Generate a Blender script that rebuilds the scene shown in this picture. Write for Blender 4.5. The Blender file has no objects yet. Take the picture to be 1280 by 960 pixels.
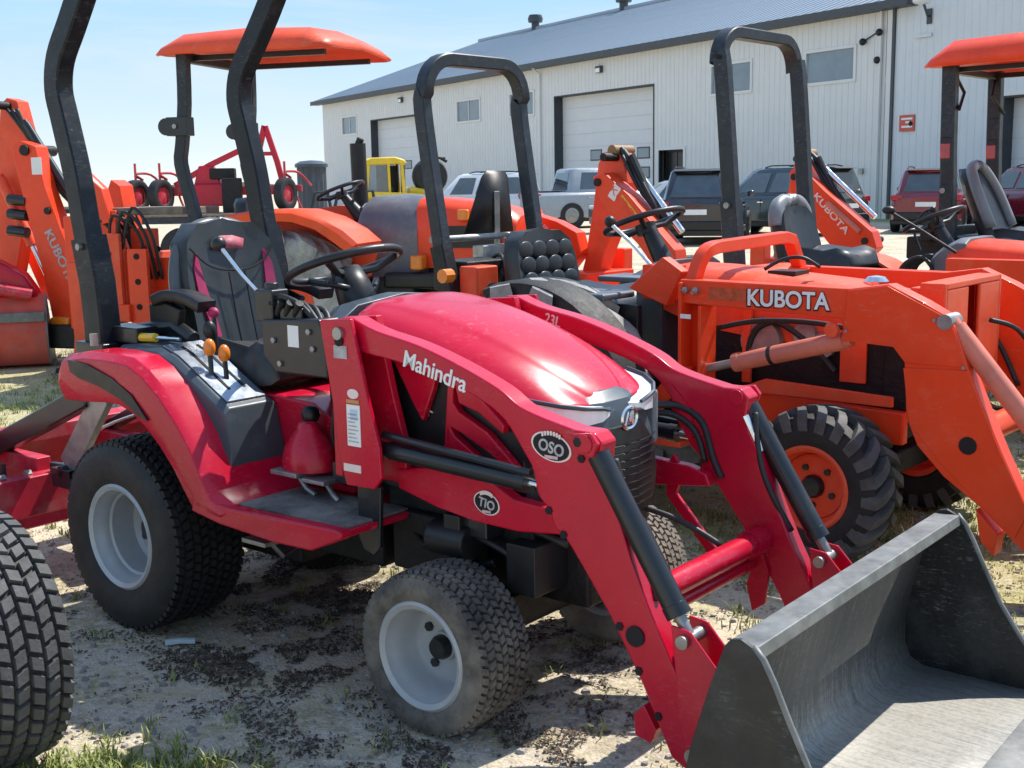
import bpy, bmesh, math, random
from mathutils import Vector, Matrix
random.seed(7)
S = bpy.context.scene
COL = S.collection
PI = math.pi
# ------------------------------------------------------------------ camera, world, sun, exposure
F_PX, PITCH, ROLL, CAM_H = 1500.0, 0.1649, -0.0164, 1.456
cp, sp, cr, sr = math.cos(PITCH), math.sin(PITCH), math.cos(ROLL), math.sin(ROLL)
Fw = Vector((0, cp, -sp)); R0 = Vector((1, 0, 0)); U0 = Vector((0, sp, cp))
Rv = cr * R0 + sr * U0; Uv = -sr * R0 + cr * U0
cam_d = bpy.data.cameras.new('camera'); cam = bpy.data.objects.new('camera', cam_d); COL.objects.link(cam)
cam_d.sensor_width = 36.0; cam_d.lens = 36.0 * F_PX / 1280.0; cam_d.clip_start = 0.05; cam_d.clip_end = 5000
cam.matrix_world = Matrix(((Rv.x, Uv.x, -Fw.x, 0), (Rv.y, Uv.y, -Fw.y, 0), (Rv.z, Uv.z, -Fw.z, CAM_H), (0, 0, 0, 1)))
S.camera = cam
TO_SUN = Vector((0.43, 0.36, 0.83)).normalized()
W = bpy.data.worlds.new('World'); S.world = W; W.use_nodes = True
wn = W.node_tree.nodes; wl = W.node_tree.links
sky = wn.new('ShaderNodeTexSky'); sky.sky_type = 'NISHITA'; sky.sun_disc = False
sky.sun_elevation = math.asin(TO_SUN.z); sky.sun_rotation = math.atan2(TO_SUN.x, TO_SUN.y)
sky.air_density = 1.25; sky.dust_density = 0.0; sky.ozone_density = 4.0
wn['Background'].inputs['Strength'].default_value = 0.15
# thin bright summer haze: whitens the sky, most near the horizon, faintly streaked
stc = wn.new('ShaderNodeTexCoord'); ssx = wn.new('ShaderNodeSeparateXYZ'); wl.new(stc.outputs['Generated'], ssx.inputs[0])
shz = wn.new('ShaderNodeMapRange'); shz.inputs[1].default_value = 0.0; shz.inputs[1].default_value = 0.10; shz.inputs[2].default_value = 0.60; shz.inputs[3].default_value = 0.85; shz.inputs[4].default_value = 0.0; wl.new(ssx.outputs['Z'], shz.inputs[0])
smp = wn.new('ShaderNodeMapping'); smp.inputs['Scale'].default_value = (1.2, 1.2, 6.0); wl.new(stc.outputs['Generated'], smp.inputs[0])
snz = wn.new('ShaderNodeTexNoise'); snz.inputs['Scale'].default_value = 2.0; snz.inputs['Detail'].default_value = 6; wl.new(smp.outputs[0], snz.inputs['Vector'])
sm2 = wn.new('ShaderNodeMath'); sm2.operation = 'MULTIPLY_ADD'; sm2.use_clamp = True; wl.new(snz.outputs['Fac'], sm2.inputs[0]); sm2.inputs[1].default_value = 0.30; wl.new(shz.outputs[0], sm2.inputs[2])
ssb = wn.new('ShaderNodeMath'); ssb.operation = 'SUBTRACT'; ssb.use_clamp = True; wl.new(sm2.outputs[0], ssb.inputs[0]); ssb.inputs[1].default_value = 0.12
smx = wn.new('ShaderNodeMix'); smx.data_type = 'RGBA'; wl.new(ssb.outputs[0], smx.inputs[0]); wl.new(sky.outputs[0], smx.inputs[6]); scr = wn.new('ShaderNodeMix'); scr.data_type = 'RGBA'; srz = wn.new('ShaderNodeMapRange'); srz.inputs[1].default_value = 0.0; srz.inputs[2].default_value = 0.17; wl.new(ssx.outputs['Z'], srz.inputs[0])
wl.new(srz.outputs[0], scr.inputs[0]); scr.inputs[6].default_value = (3.35, 3.85, 4.05, 1); scr.inputs[7].default_value = (1.40, 2.55, 3.85, 1); wl.new(scr.outputs[2], smx.inputs[7])
scn = wn.new('ShaderNodeTexNoise'); scn.inputs['Scale'].default_value = 3.4; scn.inputs['Detail'].default_value = 9; scn.inputs['Roughness'].default_value = .62; scn.inputs['Distortion'].default_value = .5
smp2 = wn.new('ShaderNodeMapping'); smp2.inputs['Scale'].default_value = (1.0, 1.0, 5.0); smp2.inputs['Location'].default_value = (.3, .7, .2); wl.new(stc.outputs['Generated'], smp2.inputs[0]); wl.new(smp2.outputs[0], scn.inputs['Vector'])
scf = wn.new('ShaderNodeMapRange'); scf.inputs[1].default_value = .44; scf.inputs[2].default_value = .74; scf.inputs[3].default_value = 0; scf.inputs[4].default_value = .75; wl.new(scn.outputs['Fac'], scf.inputs[0])
scm = wn.new('ShaderNodeMix'); scm.data_type = 'RGBA'; wl.new(scf.outputs[0], scm.inputs[0]); wl.new(smx.outputs[2], scm.inputs[6]); scm.inputs[7].default_value = (3.5, 3.85, 4.05, 1)
wl.new(scm.outputs[2], wn['Background'].inputs['Color'])
sun_d = bpy.data.lights.new('sun', 'SUN'); sun_d.energy = 4.1; sun_d.angle = math.radians(0.5); sun_d.color = (1.0, 0.95, 0.87)
sun = bpy.data.objects.new('sun', sun_d); COL.objects.link(sun)
sun.rotation_euler = TO_SUN.to_track_quat('Z', 'Y').to_euler(); sun.location = (20, 20, 40)
S.view_settings.view_transform = 'Standard'; S.view_settings.look = 'None'
S.view_settings.gamma = 1.0; S.view_settings.exposure = 0.68; S.view_settings.use_curve_mapping = False
S.cycles.max_bounces = 8

# ------------------------------------------------------------------ materials
MATS = {}
def nodes(m): return m.node_tree.nodes, m.node_tree.links
def mat(name, col, rough=.5, metal=0., coat=0., var=.12, vscale=6., dust=0., dustcol=(.36, .31, .25), dscale=9., bump=0., bscale=60., spec=.5, rvar=.12, trans=0., scuff=0., scuffcol=None):
    m = bpy.data.materials.new(name); m.use_nodes = True; n, l = nodes(m); b = n['Principled BSDF']
    tc = n.new('ShaderNodeTexCoord'); out = tc.outputs['Object']
    def noise(sc, det=6., rg=.6):
        t = n.new('ShaderNodeTexNoise'); t.inputs['Scale'].default_value = sc; t.inputs['Detail'].default_value = det
        t.inputs['Roughness'].default_value = rg; l.new(out, t.inputs['Vector']); return t.outputs['Fac']
    def ramp(f, a, c):
        r = n.new('ShaderNodeMapRange'); r.inputs[1].default_value = a; r.inputs[2].default_value = c; l.new(f, r.inputs[0]); return r.outputs[0]
    f1 = noise(vscale)
    mx = n.new('ShaderNodeMix'); mx.data_type = 'RGBA'
    mx.inputs[6].default_value = tuple(max(0, c * (1 - var)) for c in col) + (1,)
    mx.inputs[7].default_value = tuple(min(1, c * (1 + var)) for c in col) + (1,)
    l.new(ramp(f1, .3, .7), mx.inputs[0]); c = mx.outputs[2]
    rb = n.new('ShaderNodeMapRange'); rb.inputs[3].default_value = max(.03, rough - rvar * .5); rb.inputs[4].default_value = min(1, rough + rvar)
    l.new(ramp(noise(vscale * 2.3), .3, .75), rb.inputs[0]); rf = rb.outputs[0]
    if dust > 0:
        f2 = ramp(noise(dscale, 9., .72), .62 - .3 * dust, .78)
        k = n.new('ShaderNodeMath'); k.operation = 'MULTIPLY'; k.inputs[1].default_value = min(1, dust); l.new(f2, k.inputs[0])
        m2 = n.new('ShaderNodeMix'); m2.data_type = 'RGBA'; l.new(k.outputs[0], m2.inputs[0]); l.new(c, m2.inputs[6]); m2.inputs[7].default_value = dustcol + (1,)
        c = m2.outputs[2]
        m3 = n.new('ShaderNodeMix'); l.new(k.outputs[0], m3.inputs[0]); l.new(rf, m3.inputs[2]); m3.inputs[3].default_value = .85; rf = m3.outputs[0]
    if scuff > 0:
        mp = n.new('ShaderNodeMapping'); mp.inputs['Scale'].default_value = (1.0, 1.0, 3.2); mp.inputs['Rotation'].default_value = (.3, .6, .2); l.new(out, mp.inputs[0])
        t = n.new('ShaderNodeTexNoise'); t.inputs['Scale'].default_value = 34; t.inputs['Detail'].default_value = 10; t.inputs['Roughness'].default_value = .75; t.inputs['Distortion'].default_value = .6; l.new(mp.outputs[0], t.inputs['Vector'])
        a1 = ramp(t.outputs['Fac'], .545, .66); a2 = ramp(noise(4.5, 5), .43, .60)
        k2 = n.new('ShaderNodeMath'); k2.operation = 'MULTIPLY'; l.new(a1, k2.inputs[0]); l.new(a2, k2.inputs[1])
        k3 = n.new('ShaderNodeMath'); k3.operation = 'MULTIPLY'; k3.inputs[1].default_value = scuff; l.new(k2.outputs[0], k3.inputs[0])
        m4 = n.new('ShaderNodeMix'); m4.data_type = 'RGBA'; l.new(k3.outputs[0], m4.inputs[0]); l.new(c, m4.inputs[6]); m4.inputs[7].default_value = (scuffcol or dustcol) + (1,); c = m4.outputs[2]
        m5 = n.new('ShaderNodeMix'); l.new(k3.outputs[0], m5.inputs[0]); l.new(rf, m5.inputs[2]); m5.inputs[3].default_value = .8; rf = m5.outputs[0]
    l.new(c, b.inputs['Base Color']); l.new(rf, b.inputs['Roughness'])
    b.inputs['Metallic'].default_value = metal; b.inputs['Coat Weight'].default_value = coat; b.inputs['Coat Roughness'].default_value = .08
    b.inputs['Specular IOR Level'].default_value = spec; b.inputs['Transmission Weight'].default_value = trans
    if bump > 0:
        bp = n.new('ShaderNodeBump'); bp.inputs['Strength'].default_value = bump; bp.inputs['Distance'].default_value = .01
        l.new(noise(bscale), bp.inputs['Height']); l.new(bp.outputs[0], b.inputs['Normal'])
    MATS[name] = m; return m
RED = mat('red paint', (.52, .004, .030), .27, coat=.15, rvar=.08, var=.10, vscale=3, dust=.14, dscale=16, dustcol=(.50, .12, .11), spec=.34, scuff=.28, scuffcol=(.55, .30, .28), bump=.02, bscale=9)
REDW = mat('worn red paint', (.50, .015, .04), .45, coat=.1, var=.25, vscale=8, dust=.5, dscale=7)
ORG = mat('orange paint', (.84, .060, .012), .38, coat=.12, spec=.35, scuff=.6, scuffcol=(.45, .22, .15), var=.10, vscale=3, dust=.26, dscale=12, dustcol=(.6, .22, .13))
ORG2 = mat('pinker orange paint', (.82, .085, .028), .45, coat=.05, spec=.35, scuff=.7, scuffcol=(.50, .28, .2), var=.14, vscale=4, dust=.34, dscale=10, dustcol=(.62, .26, .18))  # slightly pinker orange with heavier scuffs and dust
PINK = mat('dusty orange cylinder paint', (.62, .17, .11), .5, var=.15, vscale=8, dust=.35, dscale=18, dustcol=(.55, .33, .27))
RUB = mat('black rubber', (.013, .013, .014), .62, var=.35, vscale=9, dust=.20, dscale=8, dustcol=(.12, .105, .09), bump=.25, bscale=90)
RUBD = mat('dusty rubber', (.045, .042, .04), .8, var=.35, vscale=9, dust=.95, dscale=6, dustcol=(.32, .275, .22), bump=.3, bscale=90)
RUBT = mat('sunlit dusty rubber', (.09, .08, .07), .9, var=.3, vscale=9, dust=1., dscale=6, dustcol=(.40, .345, .27), bump=.3, bscale=90)  # dusty tan, lightened further to paint sunlight onto the far front tyre
RUBC = mat('chalky rubber', (.16, .16, .155), .9, var=.35, vscale=9, dust=1., dscale=5, dustcol=(.60, .58, .54), bump=.3, bscale=70)
RIM = mat('silver wheel paint', (.42, .43, .435), .36, metal=.15, var=.12, vscale=7, dust=.35, dscale=12, dustcol=(.3, .28, .25))
BLK = mat('black plastic', (.010, .010, .011), .42, var=.3, vscale=10, dust=.15, dscale=14, dustcol=(.15, .14, .125))
BLKM = mat('black painted steel', (.009, .011, .014), .36, coat=.2, var=.3, vscale=6, dust=.18, dscale=10, dustcol=(.16, .145, .13))
SLATE = mat('slate grey painted steel', (.022, .029, .037), .42, coat=0., spec=.35, scuff=.6, scuffcol=(.22, .22, .21), var=.2, vscale=5, dust=.35, dscale=16, dustcol=(.16, .165, .17))
NAVY = mat('dark navy painted steel', (.007, .010, .015), .42, coat=0., spec=.3, scuff=.6, scuffcol=(.16, .16, .16), var=.2, vscale=5, dust=.22, dscale=14, dustcol=(.11, .125, .14))
RUBL = mat('worn highlit tread rubber', (.075, .074, .072), .7, var=.35, vscale=10, dust=.5, dscale=9, dustcol=(.17, .165, .155), bump=.25, bscale=80)  # worn grey, with the highlights on lugs and blocks put into the colour
SLATEP = mat('slate grey plastic', (.055, .072, .088), .38, var=.15, vscale=6, dust=.25, dscale=10, dustcol=(.25, .25, .25))
COWL = mat('grey hood plastic', (.12, .135, .155), .40, var=.15, vscale=5, dust=.5, dscale=5, dustcol=(.30, .30, .31))
VINYL = mat('black seat vinyl', (.026, .029, .031), .36, var=.2, vscale=8, dust=.30, dscale=7, dustcol=(.13, .13, .128), bump=.06, bscale=160)
VINYLG = mat('silver grey seat vinyl', (.22, .235, .245), .38, var=.15, vscale=8, dust=.2, dscale=9, bump=.2, bscale=160)
VINYLM = mat('highlit black seat vinyl', (.085, .09, .095), .34, var=.2, vscale=8, dust=.2, dscale=9, bump=.05, bscale=160)  # black vinyl made lighter to paint the highlight along the seat edge
MAG = mat('magenta seat trim', (.34, .012, .08), .5, var=.2, vscale=20)
CHR = mat('chromed steel', (.75, .75, .74), .18, metal=1., var=.08, vscale=12, rvar=.15)
STL = mat('grey steel', (.33, .33, .32), .45, metal=.8, var=.3, vscale=14, dust=.3)
ALU = mat('bare metal console plate', (.36, .41, .46), .28, metal=.75, var=.12, vscale=10, dust=.15)
ENG = mat('oily dark engine metal', (.010, .010, .011), .55, metal=.2, var=.5, vscale=12, dust=.3, dscale=9, dustcol=(.055, .048, .042), bump=.5, bscale=40)
MAT_F = mat('dirty rubber floor mat', (.055, .055, .055), .7, var=.3, vscale=9, dust=.9, dscale=6, dustcol=(.42, .385, .33), bump=.4, bscale=90)
WHITE = mat('white decal', (.80, .80, .79), .45, var=.05)
CREAM = mat('cream decal', (.80, .66, .62), .5, var=.06)
INK = mat('dark decal ink', (.022, .018, .02), .7, var=.3, spec=.2)
GREYINK = mat('grey decal print', (.42, .40, .40), .5, var=.3, vscale=40)
PINKINK = mat('pale pink decal print', (.62, .40, .42), .5, var=.2, vscale=30)
AMBER = mat('amber plastic', (.80, .22, .015), .25, coat=.3, var=.12, vscale=20)
YEL = mat('yellow plastic', (.80, .52, .03), .35, var=.1)
LENS = mat('headlight lens', (.84, .85, .85), .14, coat=.8, var=.06, vscale=30)
HOSE = mat('hydraulic hose rubber', (.017, .017, .018), .5, var=.3, vscale=20)
STEELW = mat('weathered wood deck', (.20, .165, .125), .85, var=.35, vscale=12, bump=.4, bscale=30)
YPAINT = mat('yellow machine paint', (.72, .50, .02), .4, coat=.2, var=.12, vscale=5, dust=.2)
GLASSD = mat('dark car glass', (.05, .065, .075), .05, var=.35, vscale=2.5, spec=1., coat=1.)
GLASSB = mat('blue grey window glass', (.20, .25, .29), .12, var=.12, vscale=1.5, spec=.8)
TAIL = mat('red tail lamp', (.42, .008, .02), .15, coat=.7, var=.2, vscale=20)
CW = mat('white car paint', (.78, .79, .80), .25, coat=.8, var=.03)
CS = mat('silver car paint', (.34, .365, .385), .3, metal=.15, coat=.8, var=.05)
CB = mat('black car paint', (.022, .024, .030), .2, coat=.9, var=.15)
CG = mat('dark green grey car paint', (.030, .045, .045), .2, coat=.9, var=.15)
CM = mat('maroon car paint', (.20, .010, .025), .22, coat=.9, var=.1)
SIDE = mat('white metal siding', (.70, .695, .675), .42, var=.035, vscale=1.2, dust=.12, dscale=1.5, dustcol=(.55, .55, .53))
SIDE2 = mat('pale blue white metal siding', (.655, .685, .70), .42, var=.03, vscale=1.2)
ROOF = mat('grey metal roofing', (.36, .405, .44), .34, metal=.35, var=.06, vscale=.7, rvar=.06)
TRIM = mat('charcoal trim', (.055, .062, .072), .5, var=.1)
DOORW = mat('white overhead door panel', (.70, .70, .70), .45, var=.03, vscale=2)
JAMB = mat('dark door jamb', (.045, .05, .06), .6, var=.15)
SIGNR = mat('red sign face', (.62, .10, .06), .5, var=.1)

def bucket_mat():
    m = bpy.data.materials.new('scraped bucket steel'); m.use_nodes = True; n, l = nodes(m); b = n['Principled BSDF']
    tc = n.new('ShaderNodeTexCoord'); mp = n.new('ShaderNodeMapping'); mp.inputs['Scale'].default_value = (2.5, 46, 2.5); l.new(tc.outputs['Object'], mp.inputs[0])
    a = n.new('ShaderNodeTexNoise'); a.inputs['Scale'].default_value = 2.6; a.inputs['Detail'].default_value = 12; a.inputs['Roughness'].default_value = .7; l.new(mp.outputs[0], a.inputs[0])
    c = n.new('ShaderNodeTexNoise'); c.inputs['Scale'].default_value = 70; c.inputs['Detail'].default_value = 10; c.inputs['Roughness'].default_value = .75; l.new(tc.outputs['Object'], c.inputs[0])
    # wear grows with height band: floor and back are scraped bare, the corners keep their paint
    sx = n.new('ShaderNodeSeparateXYZ'); l.new(tc.outputs['Object'], sx.inputs[0])
    fl = n.new('ShaderNodeMapRange'); fl.inputs[1].default_value = .20; fl.inputs[2].default_value = .06; fl.inputs[3].default_value = 0; fl.inputs[4].default_value = .26; l.new(sx.outputs['Z'], fl.inputs[0])
    s1 = n.new('ShaderNodeMath'); s1.operation = 'MULTIPLY_ADD'; l.new(c.outputs[0], s1.inputs[0]); s1.inputs[1].default_value = .50; sa = n.new('ShaderNodeMapRange'); sa.inputs[3].default_value = .12; sa.inputs[4].default_value = .72; l.new(a.outputs[0], sa.inputs[0]); l.new(sa.outputs[0], s1.inputs[2])
    s2 = n.new('ShaderNodeMath'); s2.operation = 'ADD'; l.new(s1.outputs[0], s2.inputs[0]); l.new(fl.outputs[0], s2.inputs[1])
    r = n.new('ShaderNodeValToRGB'); e = r.color_ramp.elements
    e[0].position = .44; e[0].color = (.070, .071, .069, 1); e[1].position = .98; e[1].color = (.36, .34, .30, 1)
    q = e.new(.70); q.color = (.115, .114, .108, 1); l.new(s2.outputs[0], r.inputs[0]); l.new(r.outputs[0], b.inputs['Base Color'])
    b.inputs['Metallic'].default_value = .25; b.inputs['Roughness'].default_value = .55
    bp = n.new('ShaderNodeBump'); bp.inputs['Strength'].default_value = .25; bp.inputs['Distance'].default_value = .006; l.new(s1.outputs[0], bp.inputs['Height']); l.new(bp.outputs[0], b.inputs['Normal'])
    return m
BUCK = bucket_mat()
BUCKS = mat('black bucket side paint', (.012, .013, .013), .5, scuff=1., scuffcol=(.16, .155, .145), var=.4, vscale=7, dust=.45, dscale=6, dustcol=(.10, .10, .095), bump=.2, bscale=50)
BUCKT = mat('worn grey bucket lip', (.16, .165, .16), .5, metal=.3, var=.35, vscale=14, dust=.5, dscale=11, dustcol=(.36, .34, .32))

def ground_mat():
    m = bpy.data.materials.new('dry gravel yard'); m.use_nodes = True; n, l = nodes(m); b = n['Principled BSDF']
    tc = n.new('ShaderNodeTexCoord'); o = tc.outputs['Object']
    def noise(sc, det=8, rg=.6):
        t = n.new('ShaderNodeTexNoise'); t.inputs['Scale'].default_value = sc; t.inputs['Detail'].default_value = det; t.inputs['Roughness'].default_value = rg
        l.new(o, t.inputs['Vector']); return t.outputs['Fac']
    def rng(f, a, c, x=0., y=1.):
        r = n.new('ShaderNodeMapRange'); r.inputs[1].default_value = a; r.inputs[2].default_value = c; r.inputs[3].default_value = x; r.inputs[4].default_value = y; l.new(f, r.inputs[0]); return r.outputs[0]
    def mix(f, a, c):
        x = n.new('ShaderNodeMix'); x.data_type = 'RGBA'; l.new(f, x.inputs[0])
        for i, v in ((6, a), (7, c)):
            if isinstance(v, tuple): x.inputs[i].default_value = v + (1,)
            else: l.new(v, x.inputs[i])
        return x.outputs[2]
    def op(k, a, c):
        x = n.new('ShaderNodeMath'); x.operation = k; x.use_clamp = True
        for i, v in ((0, a), (1, c)):
            if isinstance(v, (int, float)): x.inputs[i].default_value = v
            else: l.new(v, x.inputs[i])
        return x.outputs[0]
    vo = n.new('ShaderNodeTexVoronoi'); vo.inputs['Scale'].default_value = 95; l.new(o, vo.inputs['Vector'])
    sand = mix(rng(noise(1.3), .35, .65), (.66, .54, .38), (.80, .67, .49))
    grav = mix(rng(noise(160, 3), .3, .7), (.30, .26, .215), (.78, .70, .60))
    c = mix(rng(noise(2.1, 10, .7), .36, .62, .25, .95), sand, grav)
    # stones
    hs = n.new('ShaderNodeSeparateColor'); l.new(vo.outputs['Color'], hs.inputs[0])
    c = mix(rng(hs.outputs[0], .55, 1., 0, .42), c, mix(hs.outputs[1], (.27, .235, .20), (.62, .55, .47)))
    sy0 = n.new('ShaderNodeSeparateXYZ'); l.new(o, sy0.inputs[0])
    bxy = n.new('ShaderNodeMath'); bxy.operation = 'MULTIPLY_ADD'; l.new(sy0.outputs['X'], bxy.inputs[0]); bxy.inputs[1].default_value = .45; l.new(sy0.outputs['Y'], bxy.inputs[2])
    band = op('MULTIPLY', rng(bxy.outputs[0], 3.9, 4.8), rng(sy0.outputs['Y'], 13., 9.5))
    # dry straw tint and green patches
    c = mix(op('MULTIPLY', rng(noise(5.2, 10, .75), .46, .62), .6), c, (.44, .36, .17))
    c = mix(op('MULTIPLY', op('MULTIPLY', band, rng(noise(3.1, 10, .75), .34, .54)), .92), c, mix(rng(noise(46, 9, .75), .38, .60), (.62, .54, .30), (.27, .28, .10)))
    g = op('MULTIPLY', rng(noise(.9, 9, .7), .44, .60), rng(noise(28, 6, .7), .42, .6))
    c = mix(op('MULTIPLY', g, .75), c, (.15, .165, .05))
    # dark shredded mulch litter under and around the red tractor
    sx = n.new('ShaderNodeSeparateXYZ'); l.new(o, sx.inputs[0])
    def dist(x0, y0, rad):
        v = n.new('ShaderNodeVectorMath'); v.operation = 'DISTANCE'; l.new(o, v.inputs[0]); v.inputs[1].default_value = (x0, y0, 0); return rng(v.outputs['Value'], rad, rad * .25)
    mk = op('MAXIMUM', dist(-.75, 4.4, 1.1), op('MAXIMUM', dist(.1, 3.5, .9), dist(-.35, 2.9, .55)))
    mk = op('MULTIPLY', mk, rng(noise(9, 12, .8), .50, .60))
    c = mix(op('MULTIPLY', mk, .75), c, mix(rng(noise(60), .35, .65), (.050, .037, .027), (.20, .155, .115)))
    # worn wheel path of bare sand in front
    l.new(c, b.inputs['Base Color']); b.inputs['Roughness'].default_value = .95; b.inputs['Specular IOR Level'].default_value = .2
    bp = n.new('ShaderNodeBump'); bp.inputs['Strength'].default_value = .9; bp.inputs['Distance'].default_value = .012
    h = n.new('ShaderNodeMath'); h.operation = 'MULTIPLY_ADD'; l.new(vo.outputs['Distance'], h.inputs[0]); h.inputs[1].default_value = -.35; l.new(noise(22, 10, .7), h.inputs[2])
    l.new(h.outputs[0], bp.inputs['Height']); l.new(bp.outputs[0], b.inputs['Normal'])
    return m
GROUND = ground_mat()
GRASS = mat('grass blade', (.23, .26, .06), .6, var=.45, vscale=2.5)
STRAW = mat('dry straw', (.58, .48, .25), .8, var=.3, vscale=5)
MULCH = mat('dark shredded mulch', (.095, .070, .052), .95, var=.8, vscale=20)
PEB = mat('gravel pebble', (.30, .275, .245), .9, var=.5, vscale=18)

# ------------------------------------------------------------------ geometry helpers
class MB:
    def __init__(s): s.v = []; s.f = []
    def add(s, vs, fs):
        k = len(s.v); s.v += [tuple(p) for p in vs]; s.f += [tuple(i + k for i in q) for q in fs]; return s
    def box(s, x0, x1, y0, y1, z0, z1, M=None):
        vs = [Vector((x, y, z)) for x in (x0, x1) for y in (y0, y1) for z in (z0, z1)]
        if M is not None: vs = [M @ p for p in vs]
        return s.add(vs, [(0, 1, 3, 2), (4, 6, 7, 5), (0, 4, 5, 1), (2, 3, 7, 6), (0, 2, 6, 4), (1, 5, 7, 3)])
    def prism(s, pts, y0, y1):                      # polygon in x,z swept along y
        A = sum(pts[i][0] * pts[(i + 1) % len(pts)][1] - pts[(i + 1) % len(pts)][0] * pts[i][1] for i in range(len(pts)))
        if A < 0: pts = pts[::-1]
        a, b = min(y0, y1), max(y0, y1); n = len(pts)
        vs = [(x, a, z) for x, z in pts] + [(x, b, z) for x, z in pts]
        return s.add(vs, [tuple(range(n)), tuple(range(2 * n - 1, n - 1, -1))] + [((i + 1) % n, i, n + i, n + (i + 1) % n) for i in range(n)])
    def loft(s, secs, cap=True, closed=True):
        n = len(secs[0]); vs = [p for q in secs for p in q]; fs = []
        for j in range(len(secs) - 1):
            for i in range(n if closed else n - 1):
                k = (i + 1) % n; fs.append((j * n + i, j * n + k, (j + 1) * n + k, (j + 1) * n + i))
        if cap and closed: fs += [tuple(range(n - 1, -1, -1)), tuple((len(secs) - 1) * n + i for i in range(n))]
        return s.add(vs, fs)
    def tube(s, path, r, n=10, rect=None, ref=(0, 1, 0)):
        P = [Vector(p) for p in path]; secs = []; ref = Vector(ref)
        for i, p in enumerate(P):
            t = (P[min(i + 1, len(P) - 1)] - P[max(i - 1, 0)]).normalized()
            a = ref - t * ref.dot(t)
            if a.length < 1e-4: a = Vector((1, .3, .2)) - t * t.dot(Vector((1, .3, .2)))
            a.normalize(); b = t.cross(a)
            ri = r[i] if isinstance(r, (list, tuple)) else r
            if rect:
                ha, hb = rect; c = .18 * min(ha, hb)
                q = [(ha, hb - c), (ha - c, hb), (-ha + c, hb), (-ha, hb - c), (-ha, -hb + c), (-ha + c, -hb), (ha - c, -hb), (ha, -hb + c)]
                secs.append([p + a * x + b * y for x, y in q])
            else:
                secs.append([p + (a * math.cos(2 * PI * k / n) + b * math.sin(2 * PI * k / n)) * ri for k in range(n)])
        return s.loft(secs)
    def cyl(s, a, b, r, n=14): return s.tube([a, b], r, n)
    def lathe(s, prof, n=40, c=(0, 0, 0), close=False):      # prof: (radius, y) about the y axis
        secs = [[(c[0] + r * math.cos(2 * PI * k / n), c[1] + y, c[2] + r * math.sin(2 * PI * k / n)) for k in range(n)] for r, y in prof]
        return s.loft(secs, cap=not close)
    def ball(s, c, r, n=12, m=8, sc=(1, 1, 1)):
        secs = []
        for j in range(m + 1):
            t = PI * j / m; q = max(1e-3, math.sin(t))
            secs.append([(c[0] + sc[0] * r * q * math.cos(2 * PI * k / n), c[1] + sc[1] * r * q * math.sin(2 * PI * k / n), c[2] - sc[2] * r * math.cos(t)) for k in range(n)])
        return s.loft(secs)
    def mesh(s, name, m, sharp=35):
        me = bpy.data.meshes.new(name); me.from_pydata([tuple(p) for p in s.v], [], s.f); me.materials.append(m)
        bm = bmesh.new(); bm.from_mesh(me); bmesh.ops.recalc_face_normals(bm, faces=bm.faces); bm.to_mesh(me); bm.free()
        me.polygons.foreach_set('use_smooth', [True] * len(me.polygons))
        if sharp is not None: me.set_sharp_from_angle(angle=math.radians(sharp))
        me.update(); return me
    def build(s, name, m, parent=None, bevel=0., seg=2, sharp=35, loc=(0, 0, 0), solid=0.):
        me = s.mesh(name, m, sharp if bevel == 0 else 30); o = link(name, me, parent, loc)
        if solid:
            q = o.modifiers.new('solid', 'SOLIDIFY'); q.thickness = solid; q.offset = 0
        if bevel > 0:
            q = o.modifiers.new('bevel', 'BEVEL'); q.width = bevel; q.segments = seg; q.limit_method = 'ANGLE'; q.angle_limit = math.radians(32); q.harden_normals = True
        return o
def link(name, data, parent=None, loc=(0, 0, 0)):
    o = bpy.data.objects.new(name, data); COL.objects.link(o); o.location = loc
    if parent is not None: o.parent = parent
    return o
def tag(o, label, cat=None, group=None, kind=None):
    if label: o['label'] = label
    if cat: o['category'] = cat
    if group: o['group'] = group
    if kind: o['kind'] = kind
    return o
def thing(name, label, cat, loc=(0, 0, 0), yaw=0., group=None):
    o = link(name, None, None, loc); o.rotation_euler = (0, 0, yaw); o.empty_display_size = .2
    return tag(o, label, cat, group)
def copy_tree(o, parent=None):
    c = o.copy(); COL.objects.link(c); c.parent = parent
    for ch in list(o.children): copy_tree(ch, c)
    return c
def smooth_path(pts, k=6):
    P = [Vector(p) for p in pts]; out = []
    for i in range(len(P) - 1):
        a, b, c, d = P[max(i - 1, 0)], P[i], P[i + 1], P[min(i + 2, len(P) - 1)]
        for j in range(k):
            t = j / k; out.append(.5 * ((2 * b) + (c - a) * t + (2 * a - 5 * b + 4 * c - d) * t * t + (3 * b - a - 3 * c + d) * t ** 3))
    return out + [P[-1]]
def text(body, name, m, parent, loc, w, h, ang=0., face='-y', depth=.0015, offset=.0, shear=0.):
    cu = bpy.data.curves.new(name, 'FONT'); cu.body = body; cu.extrude = depth; cu.offset = offset; cu.shear = shear
    t = bpy.data.objects.new(name, cu); COL.objects.link(t)
    dg = bpy.context.evaluated_depsgraph_get(); me = bpy.data.meshes.new_from_object(t.evaluated_get(dg)); bpy.data.objects.remove(t)
    xs = [v.co.x for v in me.vertices]; ys = [v.co.y for v in me.vertices]
    x0, y0, kx, ky = min(xs), min(ys), w / (max(xs) - min(xs)), h / (max(ys) - min(ys))
    ca, sa = math.cos(ang), math.sin(ang)
    for v in me.vertices:
        x, y, z = (v.co.x - x0) * kx, (v.co.y - y0) * ky, v.co.z
        x, y = x * ca - y * sa, x * sa + y * ca
        v.co = (x, -z, y) if face == '-y' else ((-x, z, y) if face == '+y' else (z, x, y))
    me.materials.clear(); me.materials.append(m); me.name = name
    return link(name, me, parent, loc)

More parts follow.
